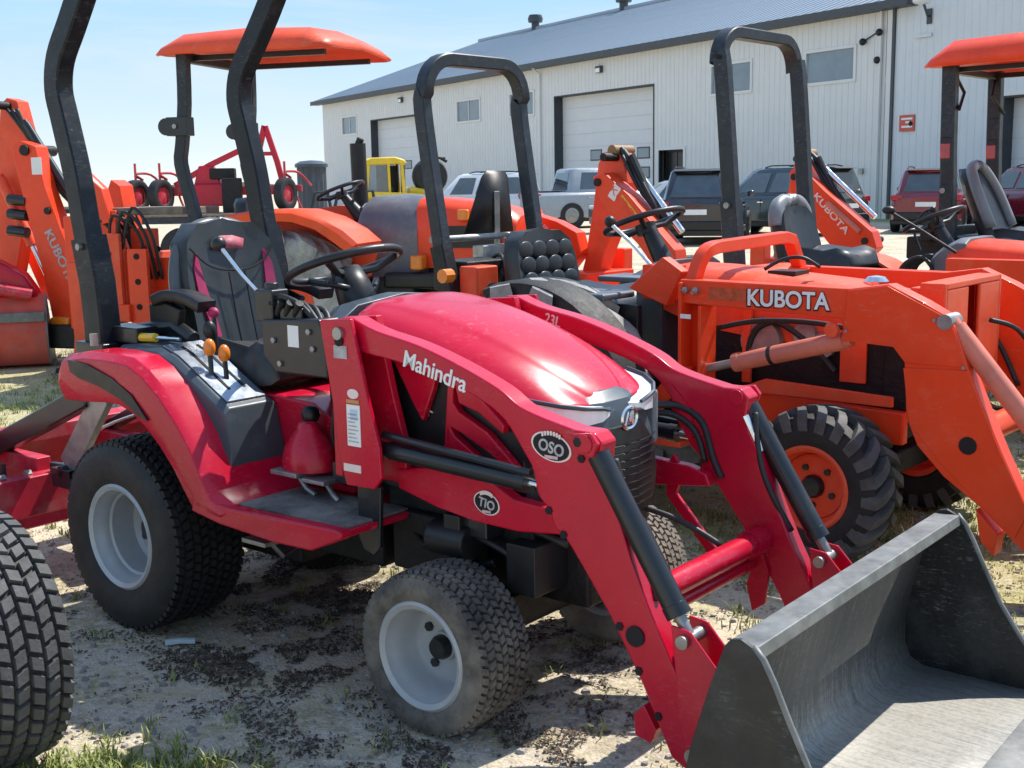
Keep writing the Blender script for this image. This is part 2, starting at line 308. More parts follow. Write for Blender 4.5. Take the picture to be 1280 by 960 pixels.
# ------------------------------------------------------------------ wheels
CACHE = {}
def tyre_profile(R, w, rr):
    h = R - rr
    half = [(rr - .012, .38 * w), (rr + .005, .44 * w), (rr + .22 * h, .488 * w), (rr + .52 * h, .5 * w), (rr + .78 * h, .485 * w), (rr + .92 * h, .44 * w), (R - .012, .37 * w), (R - .006, .2 * w)]
    return [(r, -y) for r, y in half] + [(r, y) for r, y in half[::-1]]
def tread_turf(R, w, rows, n):
    b = MB()
    for i in range(rows):
        y = ((i + .5) / rows - .5) * w * .90; e = abs(y) / (w * .5); bw = w * .90 / rows * .40; drop = .012 * e ** 3 + .010 * max(0, e - .75) * 4
        sh = (.35 if (i % 2) else -.35)
        for k in range(n):
            a = 2 * PI * (k + (.5 if i % 2 else 0)) / n; da = PI / n * .78
            ps = []
            for rad in (R - .016 - drop, R - drop):
                t = 1. if rad < R - .005 - drop else .86
                for sa, sy in ((-1, -1), (1, -1), (1, 1), (-1, 1)):
                    an = a + sa * da * t + sy * sh * da; ps.append((rad * math.cos(an), y + sy * bw * t, rad * math.sin(an)))
            b.add(ps, [(4, 5, 6, 7), (0, 1, 5, 4), (1, 2, 6, 5), (2, 3, 7, 6), (3, 0, 4, 7)])
    return b
def tread_lug(R, w, n, hgt=.03):
    b = MB()
    for side in (-1, 1):
        for k in range(n):
            a0 = 2 * PI * (k + (.5 if side > 0 else 0)) / n
            secs = []
            for j in range(5):
                t = j / 4; y = side * w * (.02 + .50 * t); a = a0 - .62 * (t ** .8) * (2 * PI / n) * 1.25
                d = .02 * t ** 3; ha = .40 * PI / n * (1 + .18 * t); rt = R - d; rb = R - hgt - d - .012 * t * t
                secs.append([(rb * math.cos(a - ha * 1.25), y, rb * math.sin(a - ha * 1.25)), (rt * math.cos(a - ha), y, rt * math.sin(a - ha)),
                             (rt * math.cos(a + ha), y, rt * math.sin(a + ha)), (rb * math.cos(a + ha * 1.25), y, rb * math.sin(a + ha * 1.25))])
            e = secs[-1]
            secs.append([(p[0] * .92, side * w * .515, p[2] * .92) for p in e])
            b.loft(secs)
    return b
def wheel(parent, loc, R, w, rr, kind, rub, rimm, deep, side, hub=.035, rubt=None, n=20, rows=6, nb=44, bolts=5, rot=0.):
    """tyre mesh with rim, tread and bolts as sub-parts; side -1 shows the rim towards -y"""
    key = (R, w, rr, kind, rub.name, rimm.name, deep, hub, n, rows, nb)
    if key not in CACHE:
        t = MB(); t.lathe(tyre_profile(R - (.008 if kind == 'turf' else .024), w, rr), 56, close=True); tm = t.mesh('wheel', rub, 50)
        tr = (tread_turf(R, w, rows, nb) if kind == 'turf' else tread_lug(R, w, n)).mesh('tread', rubt or rub, 25)
        q = MB(); yo = -.43 * w; d = yo + deep
        q.lathe([(rr + .010, yo + .02), (rr + .012, yo - .004), (rr + .002, yo - .012), (rr - .012, yo - .004), (rr - .018, yo + .02), (rr - .024, yo + .03), (rr - .026, yo + .05), (rr * .80, yo + .056), (rr * .79, d - .012), (rr * .72, d), (rr * .3, d - .004), (rr * .28, d - .018), (.012, d - .018)], 44, close=True)
        q.lathe([(rr - .010, .43 * w), (rr - .02, .40 * w), (rr * .80, .35 * w), (rr * .8, d + .02), (.02, d + .02)], 32, close=True)
        rm = q.mesh('rim', rimm, 40)
        h = MB(); h.lathe([(hub, d - .004), (hub, d - .030), (hub * .8, d - .045), (.004, d - .046)], 20)
        for k in range(bolts):
            a = 2 * PI * k / bolts + .3; c = (rr * .50 * math.cos(a), 0, rr * .50 * math.sin(a)); h.lathe([(.013, d + .001), (.013, d - .014), (.003, d - .015)], 6, c)
        CACHE[key] = (tm, tr, rm, h.mesh('hub', BLKM, 40))
    tm, tr, rm, hm = CACHE[key]
    o = link('wheel', tm, parent, loc); o.rotation_euler = (0, rot, PI if side > 0 else 0)
    for nm, me in (('tread', tr), ('rim', rm), ('hub', hm)): link(nm, me, o)
    return o
def steering_wheel(parent, c, r, tilt, m=BLK, th=.014):
    b = MB(); ct, st = math.cos(tilt), math.sin(tilt)
    P = lambda a, q, hgt=0.: (c[0] + q * math.cos(a) * ct - hgt * st, c[1] + q * math.sin(a), c[2] + q * math.cos(a) * st + hgt * ct)
    secs = []
    for k in range(37):
        a = 2 * PI * k / 36; secs.append([P(a, r + th * math.cos(2 * PI * j / 10), th * math.sin(2 * PI * j / 10)) for j in range(10)])
    b.loft(secs, cap=False)
    o = b.build('steering_wheel', m, parent, sharp=None)
    s = MB()
    for k in range(3):
        a = PI + 2 * PI * k / 3; s.tube([P(a, r * .12, -.03), P(a, r * .55, -.032), P(a, r * .97, 0)], r * .07, 8)
    s.tube([P(0, 0, -.06), P(0, 0, -.012)], r * .26, 16)
    s.build('spokes', m, o); return o
def cylinder(name, parent, a, b, r, m, rodm, frac=.72, rod=.5, label=None):
    a, b = Vector(a), Vector(b); k = MB(); q = a.lerp(b, frac); d = (b - a).normalized()
    k.tube([a, a + d * .03, a + d * .031, q - d * .03, q - d * .029, q], [r * .8, r * .8, r, r, r * 1.08, r * 1.08], 16)
    o = k.build(name, m, parent, sharp=40)
    MB().cyl(q - d * .01, b, r * rod, 12).build('piston_rod', rodm, o)
    if label: o['label'] = label
    return o
def hose(parent, pts, r=.008, m=HOSE, name='hose'):
    return MB().tube(smooth_path(pts, 5), r, 8).build(name, m, parent, sharp=None)
def bolts(parent, pts, r=.010, y=-.4, dy=-.008, m=STL, name='bolt'):
    for x, z in pts: MB().lathe([(r, -dy), (r, dy), (r * .6, dy * 1.3), (.001, dy * 1.3)], 6, (x, y, z)).build(name, m, parent)
def hood_secs(st, n=7):
    """st: (x, ztop, zside, zbot, half_top, half)"""
    out = []
    for x, zt, zs, zb, ht, hw in st:
        R = [(0, zt), (ht * .6, zt - .004), (ht * .97, zt - .012), (ht * 1.03 + .004, zt - .022), (ht + (hw - ht) * .6, zt - (zt - zs) * .45), (hw, zs), (hw, (zs + zb) / 2), (hw * .98, zb)]
        out.append([(x, -y, z) for y, z in R[::-1]] + [(x, y, z) for y, z in R[1:]])
    return out
def rect_plate(parent, name, m, x, z, w, h, y, ang=0., t=.002):
    c, s = math.cos(ang), math.sin(ang)
    pts = [(x + a * c - b * s, z + a * s + b * c) for a, b in ((0, 0), (w, 0), (w, h), (0, h))]
    return MB().prism(pts, y, y + t).build(name, m, parent)

# ------------------------------------------------------------------ ground
gm = MB(); gm.add([(-1500, -200, 0), (1500, -200, 0), (1500, 2600, 0), (-1500, 2600, 0)], [(0, 1, 2, 3)])
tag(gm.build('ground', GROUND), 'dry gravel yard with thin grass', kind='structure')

# ------------------------------------------------------------------ the workshop building
def build_workshop():
    D = Vector((-.51512, .85712, 0)); yaw = math.atan2(D.y, D.x)
    t = thing('workshop_building', 'long white metal clad workshop with grey roof and tall overhead doors behind the parked cars', 'building', (13.653, 43.438, 0), yaw)
    EH = 7.45
    OPEN = [(13.7, 21.9, 0, 5.8), (35.3, 44.1, 0, 5.8), (11.6, 13.35, 0, 2.85), (1.9, 4.3, 5.07, 6.17), (7.4, 9.78, 5.07, 6.17), (23.86, 26.2, 5.07, 6.17), (29.5, 32.1, 5.07, 6.17), (46.4, 48.75, 5.07, 6.17)]
    OPEN2 = [(-9.2, -4.5, 0, 4.0)]
    def panel(s0, s1, H, opens, m):
        # ribbed sheet from s0 to s1; ribs every 0.3 m
        xs = []; k = 0
        step = (s1 - s0) / 3
        for i in range(3):
            a = s0 + i * step; xs += [(a, 0), (a + step - .075, 0), (a + step - .055, .022), (a + step - .02, .022)]
        xs.append((s1, 0))
        cuts = sorted(set([s0, s1] + [c for o in opens for c in o[:2] if s0 < c < s1])); b = MB()
        def yat(x):
            for (a, ya), (c, yc) in zip(xs, xs[1:]):
                if a - 1e-6 <= x <= c + 1e-6: return ya + (yc - ya) * ((x - a) / max(1e-6, c - a))
            return 0
        for c0, c1 in zip(cuts, cuts[1:]):
            mid = (c0 + c1) / 2; zs = [(0., H)]
            for o in opens:
                if o[0] <= mid <= o[1]:
                    new = []
                    for a, c in zs:
                        if o[3] <= a or o[2] >= c: new.append((a, c))
                        else:
                            if o[2] > a: new.append((a, o[2]))
                            if o[3] < c: new.append((o[3], c))
                    zs = new
            seg = [(c0, yat(c0))] + [p for p in xs if c0 < p[0] < c1] + [(c1, yat(c1))]
            for a, c in zs: b.loft([[(x, y, a) for x, y in seg], [(x, y, c) for x, y in seg]], cap=False, closed=False)
        return b.build('siding_panel', m, t, sharp=20)
    n = 58
    for i in range(n):
        a = .42 + (52.25 - .42) * i / n; panel(a, .42 + (52.25 - .42) * (i + 1) / n, EH, OPEN, SIDE)
    for i in range(24):
        panel(-21.4 + .9 * i, -21.4 + .9 * (i + 1), 10.2, OPEN2, SIDE2)
    # gables, back wall, taller block shell
    MB().add([(52.25, 0, 0), (52.25, -27, 0), (52.25, -27, EH), (52.25, -13.5, 12.1), (52.25, 0, EH)], [(0, 1, 2, 3, 4)]).build('gable_wall', SIDE, t)
    b = MB(); b.box(.2, 52.2, -27, -26.9, 0, EH); b.build('back_wall', SIDE, t)
    b = MB(); b.box(-21.4, -21.3, -27, -.05, 0, 10.2); b.box(.15, .2, -27, -.02, 0, 10.2); b.box(-21.3, .15, -27, -.1, 10.0, 10.15); b.build('block_wall', SIDE2, t)
    # roof: one sheet per metre with a standing seam
    L = math.hypot(14.05, 4.85); b = MB()
    p0, p1 = (.55, 7.52), (-13.5, 12.35)
    b.add([(0, p0[0], p0[1]), (1.0, p0[0], p0[1]), (1.0, p1[0], p1[1]), (0, p1[0], p1[1])], [(0, 1, 2, 3)])
    for x in (.0, .5): b.add([(x - .02, p0[0], p0[1] + .002), (x - .012, p0[0], p0[1] + .035), (x + .012, p0[0], p0[1] + .035), (x + .02, p0[0], p0[1] + .002), (x - .02, p1[0], p1[1] + .002), (x - .012, p1[0], p1[1] + .035), (x + .012, p1[0], p1[1] + .035), (x + .02, p1[0], p1[1] + .002)], [(0, 1, 5, 4), (1, 2, 6, 5), (2, 3, 7, 6)])
    me = b.mesh('roof_panel', ROOF, 20)
    for i in range(54): link('roof_panel', me, t, (-.95 + i, 0, 0))
    MB().add([(-.95, -13.5, 12.345), (53.05, -13.5, 12.345), (53.05, -27.5, 7.5), (-.95, -27.5, 7.5)], [(0, 1, 2, 3)]).build('rear_roof', ROOF, t)
    b = MB(); b.box(-.95, 53.05, .56, .62, 7.26, 7.53); b.box(-.95, 53.0, .03, .555, 7.27, 7.30); b.build('fascia', TRIM, t)
    MB().add([(53.06, .6, 7.50), (53.06, .6, 7.24), (53.06, -13.5, 12.08), (53.06, -13.5, 12.37), (53.06, -27.5, 7.24), (53.06, -27.5, 7.5)], [(0, 1, 2, 3), (3, 2, 4, 5)]).build('rake_trim', TRIM, t, solid=.04)
    b = MB(); b.tube([(-.95, -13.5, 12.42), (53.0, -13.5, 12.42)], .16, 8); b.build('ridge_cap', ROOF, t)
    for s in (34.3, 23.0, 44.9):
        b = MB(); b.lathe([(.28, 0), (.28, .5), (.5, .5), (.55, .75), (.45, 1.0), (.05, 1.05)], 14); v = b.build('roof_vent', TRIM, t, loc=(s, -13.5, 12.35)); v.rotation_euler = (PI / 2, 0, 0)
    b = MB(); b.box(.12, .36, .0, .05, 0, EH); b.build('corner_trim', SIDE, t, bevel=.01)
    b = MB(); b.box(.0, .115, .0, .075, 0, EH + .0); b.build('expansion_joint', TRIM, t)
    b = MB(); b.tube([(.6, .09, 7.3), (.6, .09, .25), (.6, .3, .1)], .05, 8, rect=(.055, .045)); b.build('downspout', SIDE, t)
    b = MB(); b.tube([(23.1, .55, 7.3), (23.1, .10, 7.0), (23.1, .09, .25)], .05, 8, rect=(.05, .04)); b.build('downspout', SIDE, t)
    # overhead doors: recessed, panels, vision panes
    def door(s0, s1, h, panes, rows=9):
        d = MB(); d.box(s0, s1, -.52, -.5, 0, h); o = d.build('overhead_door', DOORW, t)
        hp = h / rows; pm = MB(); pm.box(0, s1 - s0 - .04, 0, .03, .012, hp - .012); me = pm.mesh('door_panel', DOORW)
        for k in range(rows): link('door_panel', me, o, (s0 + .02, -.5, k * hp))
        for s, z in panes:
            f = MB(); f.box(s - .48, s + .48, -.466, -.45, z - .27, z + .27); w = f.build('door_window', TRIM, o)
            MB().box(s - .42, s + .42, -.449, -.445, z - .21, z + .21).build('pane', GLASSB, w)
        j = MB(); j.box(s0 - .001, s0 + .06, -.5, .03, 0, h); j.box(s1 - .06, s1 + .001, -.5, .03, 0, h); j.box(s0 + .06, s1 - .06, -.5, .03, h - .06, h + .001); j.build('door_jamb', JAMB, o)
    pn = [(s, z) for s in (15.1, 16.9, 18.9) for z in (2.8, 1.9)]
    door(13.7, 21.9, 5.8, pn); door(35.3, 44.1, 5.8, [(37, 2.8), (39.6, 2.8), (42.2, 2.8)])
    door(-9.2, -4.5, 4.0, [(-5.6, 2.0), (-7.5, 2.0)], 6)
    j = MB(); j.box(-4.5, -4.32, .0, .06, 0, 4.15); j.box(-9.2, -4.5, .0, .06, 4.0, 4.15); j.build('door_trim', SIDE, t)
    # personnel door opening
    b = MB(); b.box(11.6, 13.35, -.42, -.4, 0, 2.85); o = b.build('side_door', JAMB, t)
    for x0 in (11.68, 12.52): MB().box(x0, x0 + .76, -.4, -.37, .05, 2.75).build('door_leaf', BLKM, o, bevel=.01)
    b = MB(); b.box(11.45, 11.6, 0, .05, 0, 2.97); b.box(13.35, 13.5, 0, .05, 0, 2.97); b.box(11.6, 13.35, 0, .05, 2.85, 2.97); b.build('door_frame', SIDE, o)
    for s0, s1, z0, z1 in OPEN[3:]:
        f = MB(); q = .12
        for a in ((s0 - q, s0, z0 - q, z1 + q), (s1, s1 + q, z0 - q, z1 + q), (s0, s1, z0 - q, z0), (s0, s1, z1, z1 + q)): f.box(a[0], a[1], -.06, .055, a[2], a[3])
        w = f.build('window', SIDE, t, bevel=.008)
        MB().box(s0, s1, -.05, -.03, z0, z1).build('pane', GLASSB, w)
        if s0 > 20 or s0 == 7.4: g = MB(); g.box((s0 + s1) / 2 - .025, (s0 + s1) / 2 + .025, -.03, .01, z0, z1); g.build('mullion', SIDE, w)
    for s, z in ((17.83, 6.77), (39.3, 6.77)):
        b = MB(); b.box(s - .22, s + .22, .03, .20, z - .16, z + .16); o = b.build('wall_light', TRIM, t, bevel=.02)
        b = MB(); b.box(s - .17, s + .17, .2, .215, z - .14, z + .05); b.build('lens', LENS, o)
    for s, z in ((.62, 6.55), (1.38, 6.3), (.68, 5.6)):
        b = MB(); b.ball((s, .16, z), .13, 12, 8); b.cyl((s, .02, z + .02), (s, .14, z), .05); b.build('security_camera', BLK, t)
    hose(t, [(1.38, .05, 6.35), (1.0, .05, 6.5), (.7, .05, 6.62)], .025, name='cable'); hose(t, [(.68, .05, 5.7), (.70, .05, 6.1), (.65, .05, 6.5)], .02, name='cable')
    hose(t, [(.68, .05, 5.5), (.68, .05, 4.6)], .015, name='cable')
    b = MB(); b.box(1.25, 1.45, .03, .12, 1.62, 1.82); b.build('outlet_box', STL, t, bevel=.01)
    b = MB(); b.tube([(-1.45, .03, 6.85), (-1.45, .12, 6.85), (-2.0, 1.0, 7.15)], .045, 8); b.box(-1.55, -1.35, .025, .06, 6.6, 7.1); o = b.build('yard_lamp', TRIM, t)
    b = MB(); b.ball((-2.1, 1.2, 7.2), .24, 12, 8, (1.3, 1.3, .5)); b.build('lamp_head', LENS, o)
    b = MB(); b.box(-1.6, -.9, .025, .10, 6.18, 6.28); b.build('conduit_box', SIDE2, t)
    return t, D, yaw
WS, WD, WYAW = build_workshop()
def at_wall(s, y, z=0):
    n = Vector((-WD.y, WD.x, 0)); return Vector((13.653, 43.438, 0)) + WD * s + n * y + Vector((0, 0, z))
st = thing('wall_sign', 'small square red sign with white print on the white wall', 'sign', at_wall(-.66, .03, 3.34), WYAW)
MB().box(-.33, .33, 0, .03, -.28, .28).build('sign_plate', SIGNR, st, bevel=.004)
for z, a, c in ((.15, -.25, .24), (.03, -.25, .05), (-.12, -.25, .22)): MB().box(a, c, .031, .036, z - .035, z + .035).build('print', WHITE, st)
MB().ball((-.18, .036, -.02), .09, 10, 6, (1, .1, 1)).build('print', INK, st)
# grass verge along the wall, far field line
gs = MB(); a, b_, c, d = at_wall(-20, .1, .004), at_wall(-20, 2.2, .004), at_wall(11, 2.2, .004), at_wall(11, .1, .004); gs.add([a, b_, c, d], [(0, 1, 2, 3)])
tag(gs.build('grass_verge', GRASS), 'thin strip of grass along the foot of the wall', kind='structure')
fl = MB(); rr = random.Random(3); top = []
for i in range(161):
    x = -900 + i * 10; top.append((x, 3.0 + 1.6 * math.sin(i * .37) * math.sin(i * .11) + rr.random() * 1.4))
fl.loft([[(x, 760, 0) for x, z in top], [(x, 765, z) for x, z in top], [(x, 800, z * .9) for x, z in top], [(x, 815, 0) for x, z in top]], cap=False, closed=False)
FIELD = mat('far hedge', (.10, .125, .075), .9, var=.3, vscale=.05)
tag(fl.build('distant_hedgerow', FIELD), 'low far hedge line on the horizon', kind='stuff')
ff = MB(); ff.add([(-900, 300, .01), (300, 300, .01), (300, 758, .01), (-900, 758, .01)], [(0, 1, 2, 3)])
FARF = mat('far dry field', (.36, .34, .20), .9, var=.2, vscale=.02)
tag(ff.build('far_field', FARF), 'pale dry field beyond the yard', kind='structure')

# ------------------------------------------------------------------ shared tractor pieces
def seat(parent, x0, z0, w=.46, hgt=.48, lean=.10, m=VINYL, trim=None, depth=.45, piping=None):
    """cushion with its front at x0+depth, back rising from x0"""
    b = MB(); hw = w / 2; secs = []
    for x, zt, zb, k in ((x0 - .02, z0 + .02, z0 - .07, .86), (x0 + .08, z0 + .035, z0 - .09, .97), (x0 + .25, z0 + .015, z0 - .09, 1.), (x0 + depth - .08, z0 + .035, z0 - .09, 1.0), (x0 + depth, z0 + .01, z0 - .08, .93), (x0 + depth + .025, z0 - .035, z0 - .06, .85)):
        h = hw * k; secs.append([(x, -h, zb), (x, -h, zt - .02), (x, -h * .86, zt + .02), (x, -h * .55, zt), (x, 0, zt - .012), (x, h * .55, zt), (x, h * .86, zt + .02), (x, h, zt - .02), (x, h, zb)])
    c = b.loft(secs).build('seat_cushion', m, parent, sharp=50)
    b = MB(); secs = []
    n = 9
    for i in range(n):
        t = i / (n - 1); z = z0 - .03 + hgt * t; x = x0 - lean * t
        k = (1. - .04 * t) if t < .55 else .978 - .75 * (t - .55) ** 1.6
        if t > .99: k *= .75
        th = .10 - .03 * t; h = hw * k
        secs.append([(x - th, -h * .8, z), (x - .03, -h, z), (x + .045, -h * .93, z), (x + .03, -h * .62, z), (x + .015, 0, z + (.0 if t < .99 else .015)), (x + .03, h * .62, z), (x + .045, h * .93, z), (x - .03, h, z), (x - th, h * .8, z)])
    bk = b.loft(secs).build('seat_back', m, parent, sharp=60)
    return c, bk
def rops_hoop(parent, xs, w, m, rect=(.035, .045), name='roll_bar', rad=.16):
    """xs: (x, z) up one leg to the top; hoop across to the other side"""
    (xt, zt) = xs[-1]; p = [tuple(q) for q in smooth_path([(x, -w, z) for x, z in xs[:-1]] + [(xt, -w, zt - rad)], 4)][:-1]
    xa, za = xs[-2]; 
    p += [(xt, -w + rad * (1 - math.cos(q)), zt - rad + rad * math.sin(q)) for q in [PI / 2 * k / 7 for k in range(8)]]
    b = MB(); full = p + [(x, -y, z) for x, y, z in p[::-1]]
    b.tube(full, .04, rect=rect, ref=(1, 0, 0)); return b.build(name, m, parent, sharp=40)
def arch_fender(parent, c, R, w, a0, a1, y0, m, thick=.022, lip=.05, name='fender'):
    b = MB(); secs = []; n = 14
    for i in range(n + 1):
        a = math.radians(a0 + (a1 - a0) * i / n); ca, sa = math.cos(a), math.sin(a); P = lambda r, y: (c[0] + r * ca, y, c[1] + r * sa)
        s = 1 if w > 0 else -1
        secs.append([P(R - lip, y0), P(R, y0), P(R + .012, y0 + s * .03), P(R + .012, y0 + w), P(R - .006, y0 + w), P(R - .006, y0 + s * .03), P(R - lip, y0 + s * .02)])
    return b.loft(secs).build(name, m, parent, sharp=40)

# ------------------------------------------------------------------ the red tractor
def red_tractor():
    T = thing('compact_tractor', 'red compact tractor in the foreground with front loader and black bucket', 'tractor', (-.979, 4.262, 0), -.6775)
    G = lambda *a, **k: None
    # wheels (near side is -y)
    for y, s in ((-.395, -1), (.395, 1)):
        wheel(T, (0, y, .322), .326, .300, .170, 'turf', RUB, RIM, .15, s, hub=.05, rows=9, nb=62, rot=.4)
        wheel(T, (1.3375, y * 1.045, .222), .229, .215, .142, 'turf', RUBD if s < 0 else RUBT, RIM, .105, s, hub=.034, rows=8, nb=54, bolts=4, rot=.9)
    b = MB(); b.box(-.10, .12, -.24, .24, .22, .44); b.cyl((0, -.30, .322), (0, .30, .322), .07); b.box(-.25, .45, -.14, .14, .26, .52); b.build('rear_axle', ENG, T, bevel=.015)
    b = MB(); b.box(1.28, 1.40, -.30, .30, .23, .31); b.cyl((1.3375, -.36, .222), (1.3375, .36, .222), .045); b.box(1.29, 1.39, -.33, -.24, .15, .33); b.box(1.29, 1.39, .24, .33, .15, .33); b.tube([(1.25, -.28, .25), (1.22, 0, .27), (1.25, .28, .25)], .016, 8); b.build('front_axle', ENG, T, bevel=.012)
    b = MB(); b.box(.40, 1.62, -.13, .13, .30, .56); b.box(.95, 1.5, -.22, .22, .45, .92); b.cyl((.9, 0, .36), (1.30, 0, .30), .03); b.box(1.0, 1.25, -.26, -.13, .34, .52); b.box(.55, .9, -.2, .2, .30, .46); b.build('engine_block', ENG, T, bevel=.012)
    b = MB(); b.prism([(.99, .62), (.99, .46), (1.01, .425), (1.05, .415), (1.075, .44), (1.085, .62)], -.385, -.37); b.build('guard_plate', BLKM, T, bevel=.004)
    b = MB(); b.cyl((1.20, -.29, .48), (1.34, -.29, .48), .05); b.box(1.26, 1.32, -.32, -.2, .35, .56); b.box(1.45, 1.55, -.28, .28, .36, .50); b.tube([(1.1, -.2, .4), (1.2, -.27, .36), (1.38, -.24, .42)], .014, 8); b.build('filter_housing', BLK, T, bevel=.008)
    hose(T, [(1.0, -.2, .5), (1.15, -.28, .44), (1.3, -.27, .5), (1.5, -.27, .45)], .010); hose(T, [(1.1, -.15, .6), (1.25, -.25, .62), (1.4, -.22, .55), (1.6, -.2, .5)], .011)
    # hood
    st = [(.83, 1.128, 1.045, .99, .20, .285), (.92, 1.133, 1.05, .97, .19, .295), (1.05, 1.116, 1.03, .94, .18, .30), (1.20, 1.083, .99, .91, .17, .298), (1.33, 1.043, .95, .89, .155, .29), (1.44, .995, .915, .875, .14, .275), (1.53, .943, .885, .862, .115, .245), (1.585, .902, .868, .850, .085, .205), (1.612, .880, .858, .843, .06, .165)]
    b = MB(); b.loft(hood_secs(st)); hd = b.build('hood', RED, T, sharp=60); hd.modifiers.new('sub', 'SUBSURF').levels = 2; hd.modifiers['sub'].render_levels = 2
    # lower side panels with vents
    b = MB(); b.prism([(.86, .98), (.87, .60), (1.20, .58), (1.50, .60), (1.56, .86), (1.33, .90), (1.10, .945)], -.262, -.252); b.prism([(.86, .98), (.87, .60), (1.20, .58), (1.50, .60), (1.56, .86), (1.33, .90), (1.10, .945)], .252, .262); b.build('side_screen', BLK, T)
    b = MB(); b.prism([(1.03, 1.0), (1.16, .965), (1.22, .955), (1.205, .90), (1.16, .80), (1.13, .84)], -.285, -.262); b.build('side_panel', RED, T, bevel=.006)
    for pts in ([(1.285, .93), (1.36, .905), (1.46, .825), (1.455, .80), (1.37, .85), (1.30, .868)], [(1.275, .875), (1.30, .845), (1.40, .80), (1.50, .715), (1.50, .69), (1.40, .745), (1.31, .785), (1.265, .80)], [(1.255, .815), (1.285, .775), (1.36, .73), (1.42, .66), (1.40, .655), (1.32, .70), (1.25, .715)], [(1.262, .93), (1.285, .93), (1.262, .72), (1.235, .66)]):
        b = MB(); b.prism(pts, -.29, -.262); b.build('vent_fin', RED, T, bevel=.005)
    text('eMax', 'lettering', WHITE, T, (1.105, -.2645, .905), .11, .030, -.98)
    # nose: surround, grille, lamps, emblem
    b = MB(); secs = []
    for z, xf, hw, xb in ((.895, 1.595, .11, 1.50), (.868, 1.625, .165, 1.50), (.82, 1.640, .205, 1.50), (.76, 1.648, .232, 1.50), (.66, 1.655, .235, 1.50), (.585, 1.655, .225, 1.50)):
        secs.append([(xb, -hw - .03, z), (xf - .10, -hw - .02, z), (xf - .03, -hw * .8, z), (xf, -hw * .35, z), (xf, hw * .35, z), (xf - .03, hw * .8, z), (xf - .10, hw + .02, z), (xb, hw + .03, z)])
    b.loft(secs); b.build('nose', SLATEP, T, bevel=.004)
    b = MB(); secs = []
    for z, xf, hw in ((.80, 1.660, .12), (.74, 1.666, .185), (.66, 1.672, .20), (.55, 1.668, .19)):
        secs.append([(xf - .05, -hw, z), (xf - .012, -hw * .75, z), (xf, -hw * .3, z), (xf, hw * .3, z), (xf - .012, hw * .75, z), (xf - .05, hw, z)])
    b.loft(secs); gr = b.build('grille', BLK, T)
    for k in range(9): MB().tube([(1.640, -.17, .575 + k * .022), (1.662, -.12, .575 + k * .022), (1.673, -.04, .575 + k * .022), (1.673, .04, .575 + k * .022), (1.662, .12, .575 + k * .022), (1.640, .17, .575 + k * .022)], .0025, 5).build('slat', BLKM, gr)
    for s in (-1, 1):
        pts = [(1.47, .283, .902, .895), (1.54, .268, .890, .862), (1.60, .225, .876, .836), (1.638, .165, .864, .822), (1.652, .105, .856, .826), (1.653, .075, .850, .838)]
        b = MB(); b.loft([[(x, s * y, zb), (x, s * y, zt), (x - .03, s * (y - .035), zt + .004), (x - .03, s * (y - .035), zb)] for x, y, zt, zb in pts]); hl = b.build('headlight', LENS, T, sharp=45)
        MB().tube([(x + .001, s * (y + .002), zt + .005) for x, y, zt, zb in pts], .006, 6).build('bezel', SLATEP, hl)
    b = MB(); b.box(1.50, 1.60, .235, .262, .70, .86); b.build('lamp_bezel', VINYLG, T, bevel=.012)
    b = MB(); secs = []
    for k in range(29):
        a = 2 * PI * k / 28; secs.append([(1.667 + .004 * math.cos(q), (.036 + .006 * math.sin(q)) * math.cos(a), .822 + (.030 + .005 * math.sin(q)) * math.sin(a)) for q in (0, PI / 2, PI, 3 * PI / 2)])
    b.loft(secs, cap=False); b.tube([(1.666, -.018, .803), (1.669, -.010, .838), (1.669, 0, .815), (1.669, .010, .838), (1.666, .018, .803)], .0045, 6); b.build('emblem', CHR, T)
    # dash cowl, column, steering wheel
    b = MB(); secs = []
    for x, zt, zs, hw in ((.60, 1.045, .90, .13), (.66, 1.095, .92, .19), (.76, 1.115, .96, .255), (.838, 1.118, 1.0, .288)):
        secs.append([(x, -hw, zs), (x, -hw, zt - .055), (x, -hw * .72, zt - .008), (x, 0, zt + .012), (x, hw * .72, zt - .008), (x, hw, zt - .055), (x, hw, zs)])
    b.loft(secs); b.build('dash_cowl', SLATEP, T, bevel=.006)
    b = MB(); b.box(.80, .86, -.27, .27, .56, 1.02); b.box(.62, .80, -.14, .14, .55, .95); b.build('firewall', BLK, T, bevel=.01)
    b = MB(); b.tube([(.66, 0, 1.02), (.60, 0, 1.14), (.575, 0, 1.19)], [.075, .06, .045], 12); b.build('steering_column', BLK, T, sharp=None)
    b = MB(); b.tube([(.645, -.02, 1.13), (.60, -.11, 1.155)], .011, 8); b.tube([(.645, .05, 1.12), (.57, .14, 1.15)], .011, 8); b.build('indicator_stalk', BLK, T, sharp=None)
    steering_wheel(T, (.565, 0, 1.205), .185, -.33 + .66, BLK)
    # fenders
    top = [(-.27, .87), (-.245, .915), (-.12, .935), (.02, .938), (.13, .932), (.21, .900), (.29, .845), (.37, .770), (.43, .700), (.48, .615), (.52, .555), (.60, .522)]
    bot = [(-.262, .765), (-.25, .762), (-.14, .765), (-.02, .775), (.06, .775), (.13, .755), (.20, .715), (.27, .66), (.33, .60), (.38, .535), (.42, .485), (.55, .468)]
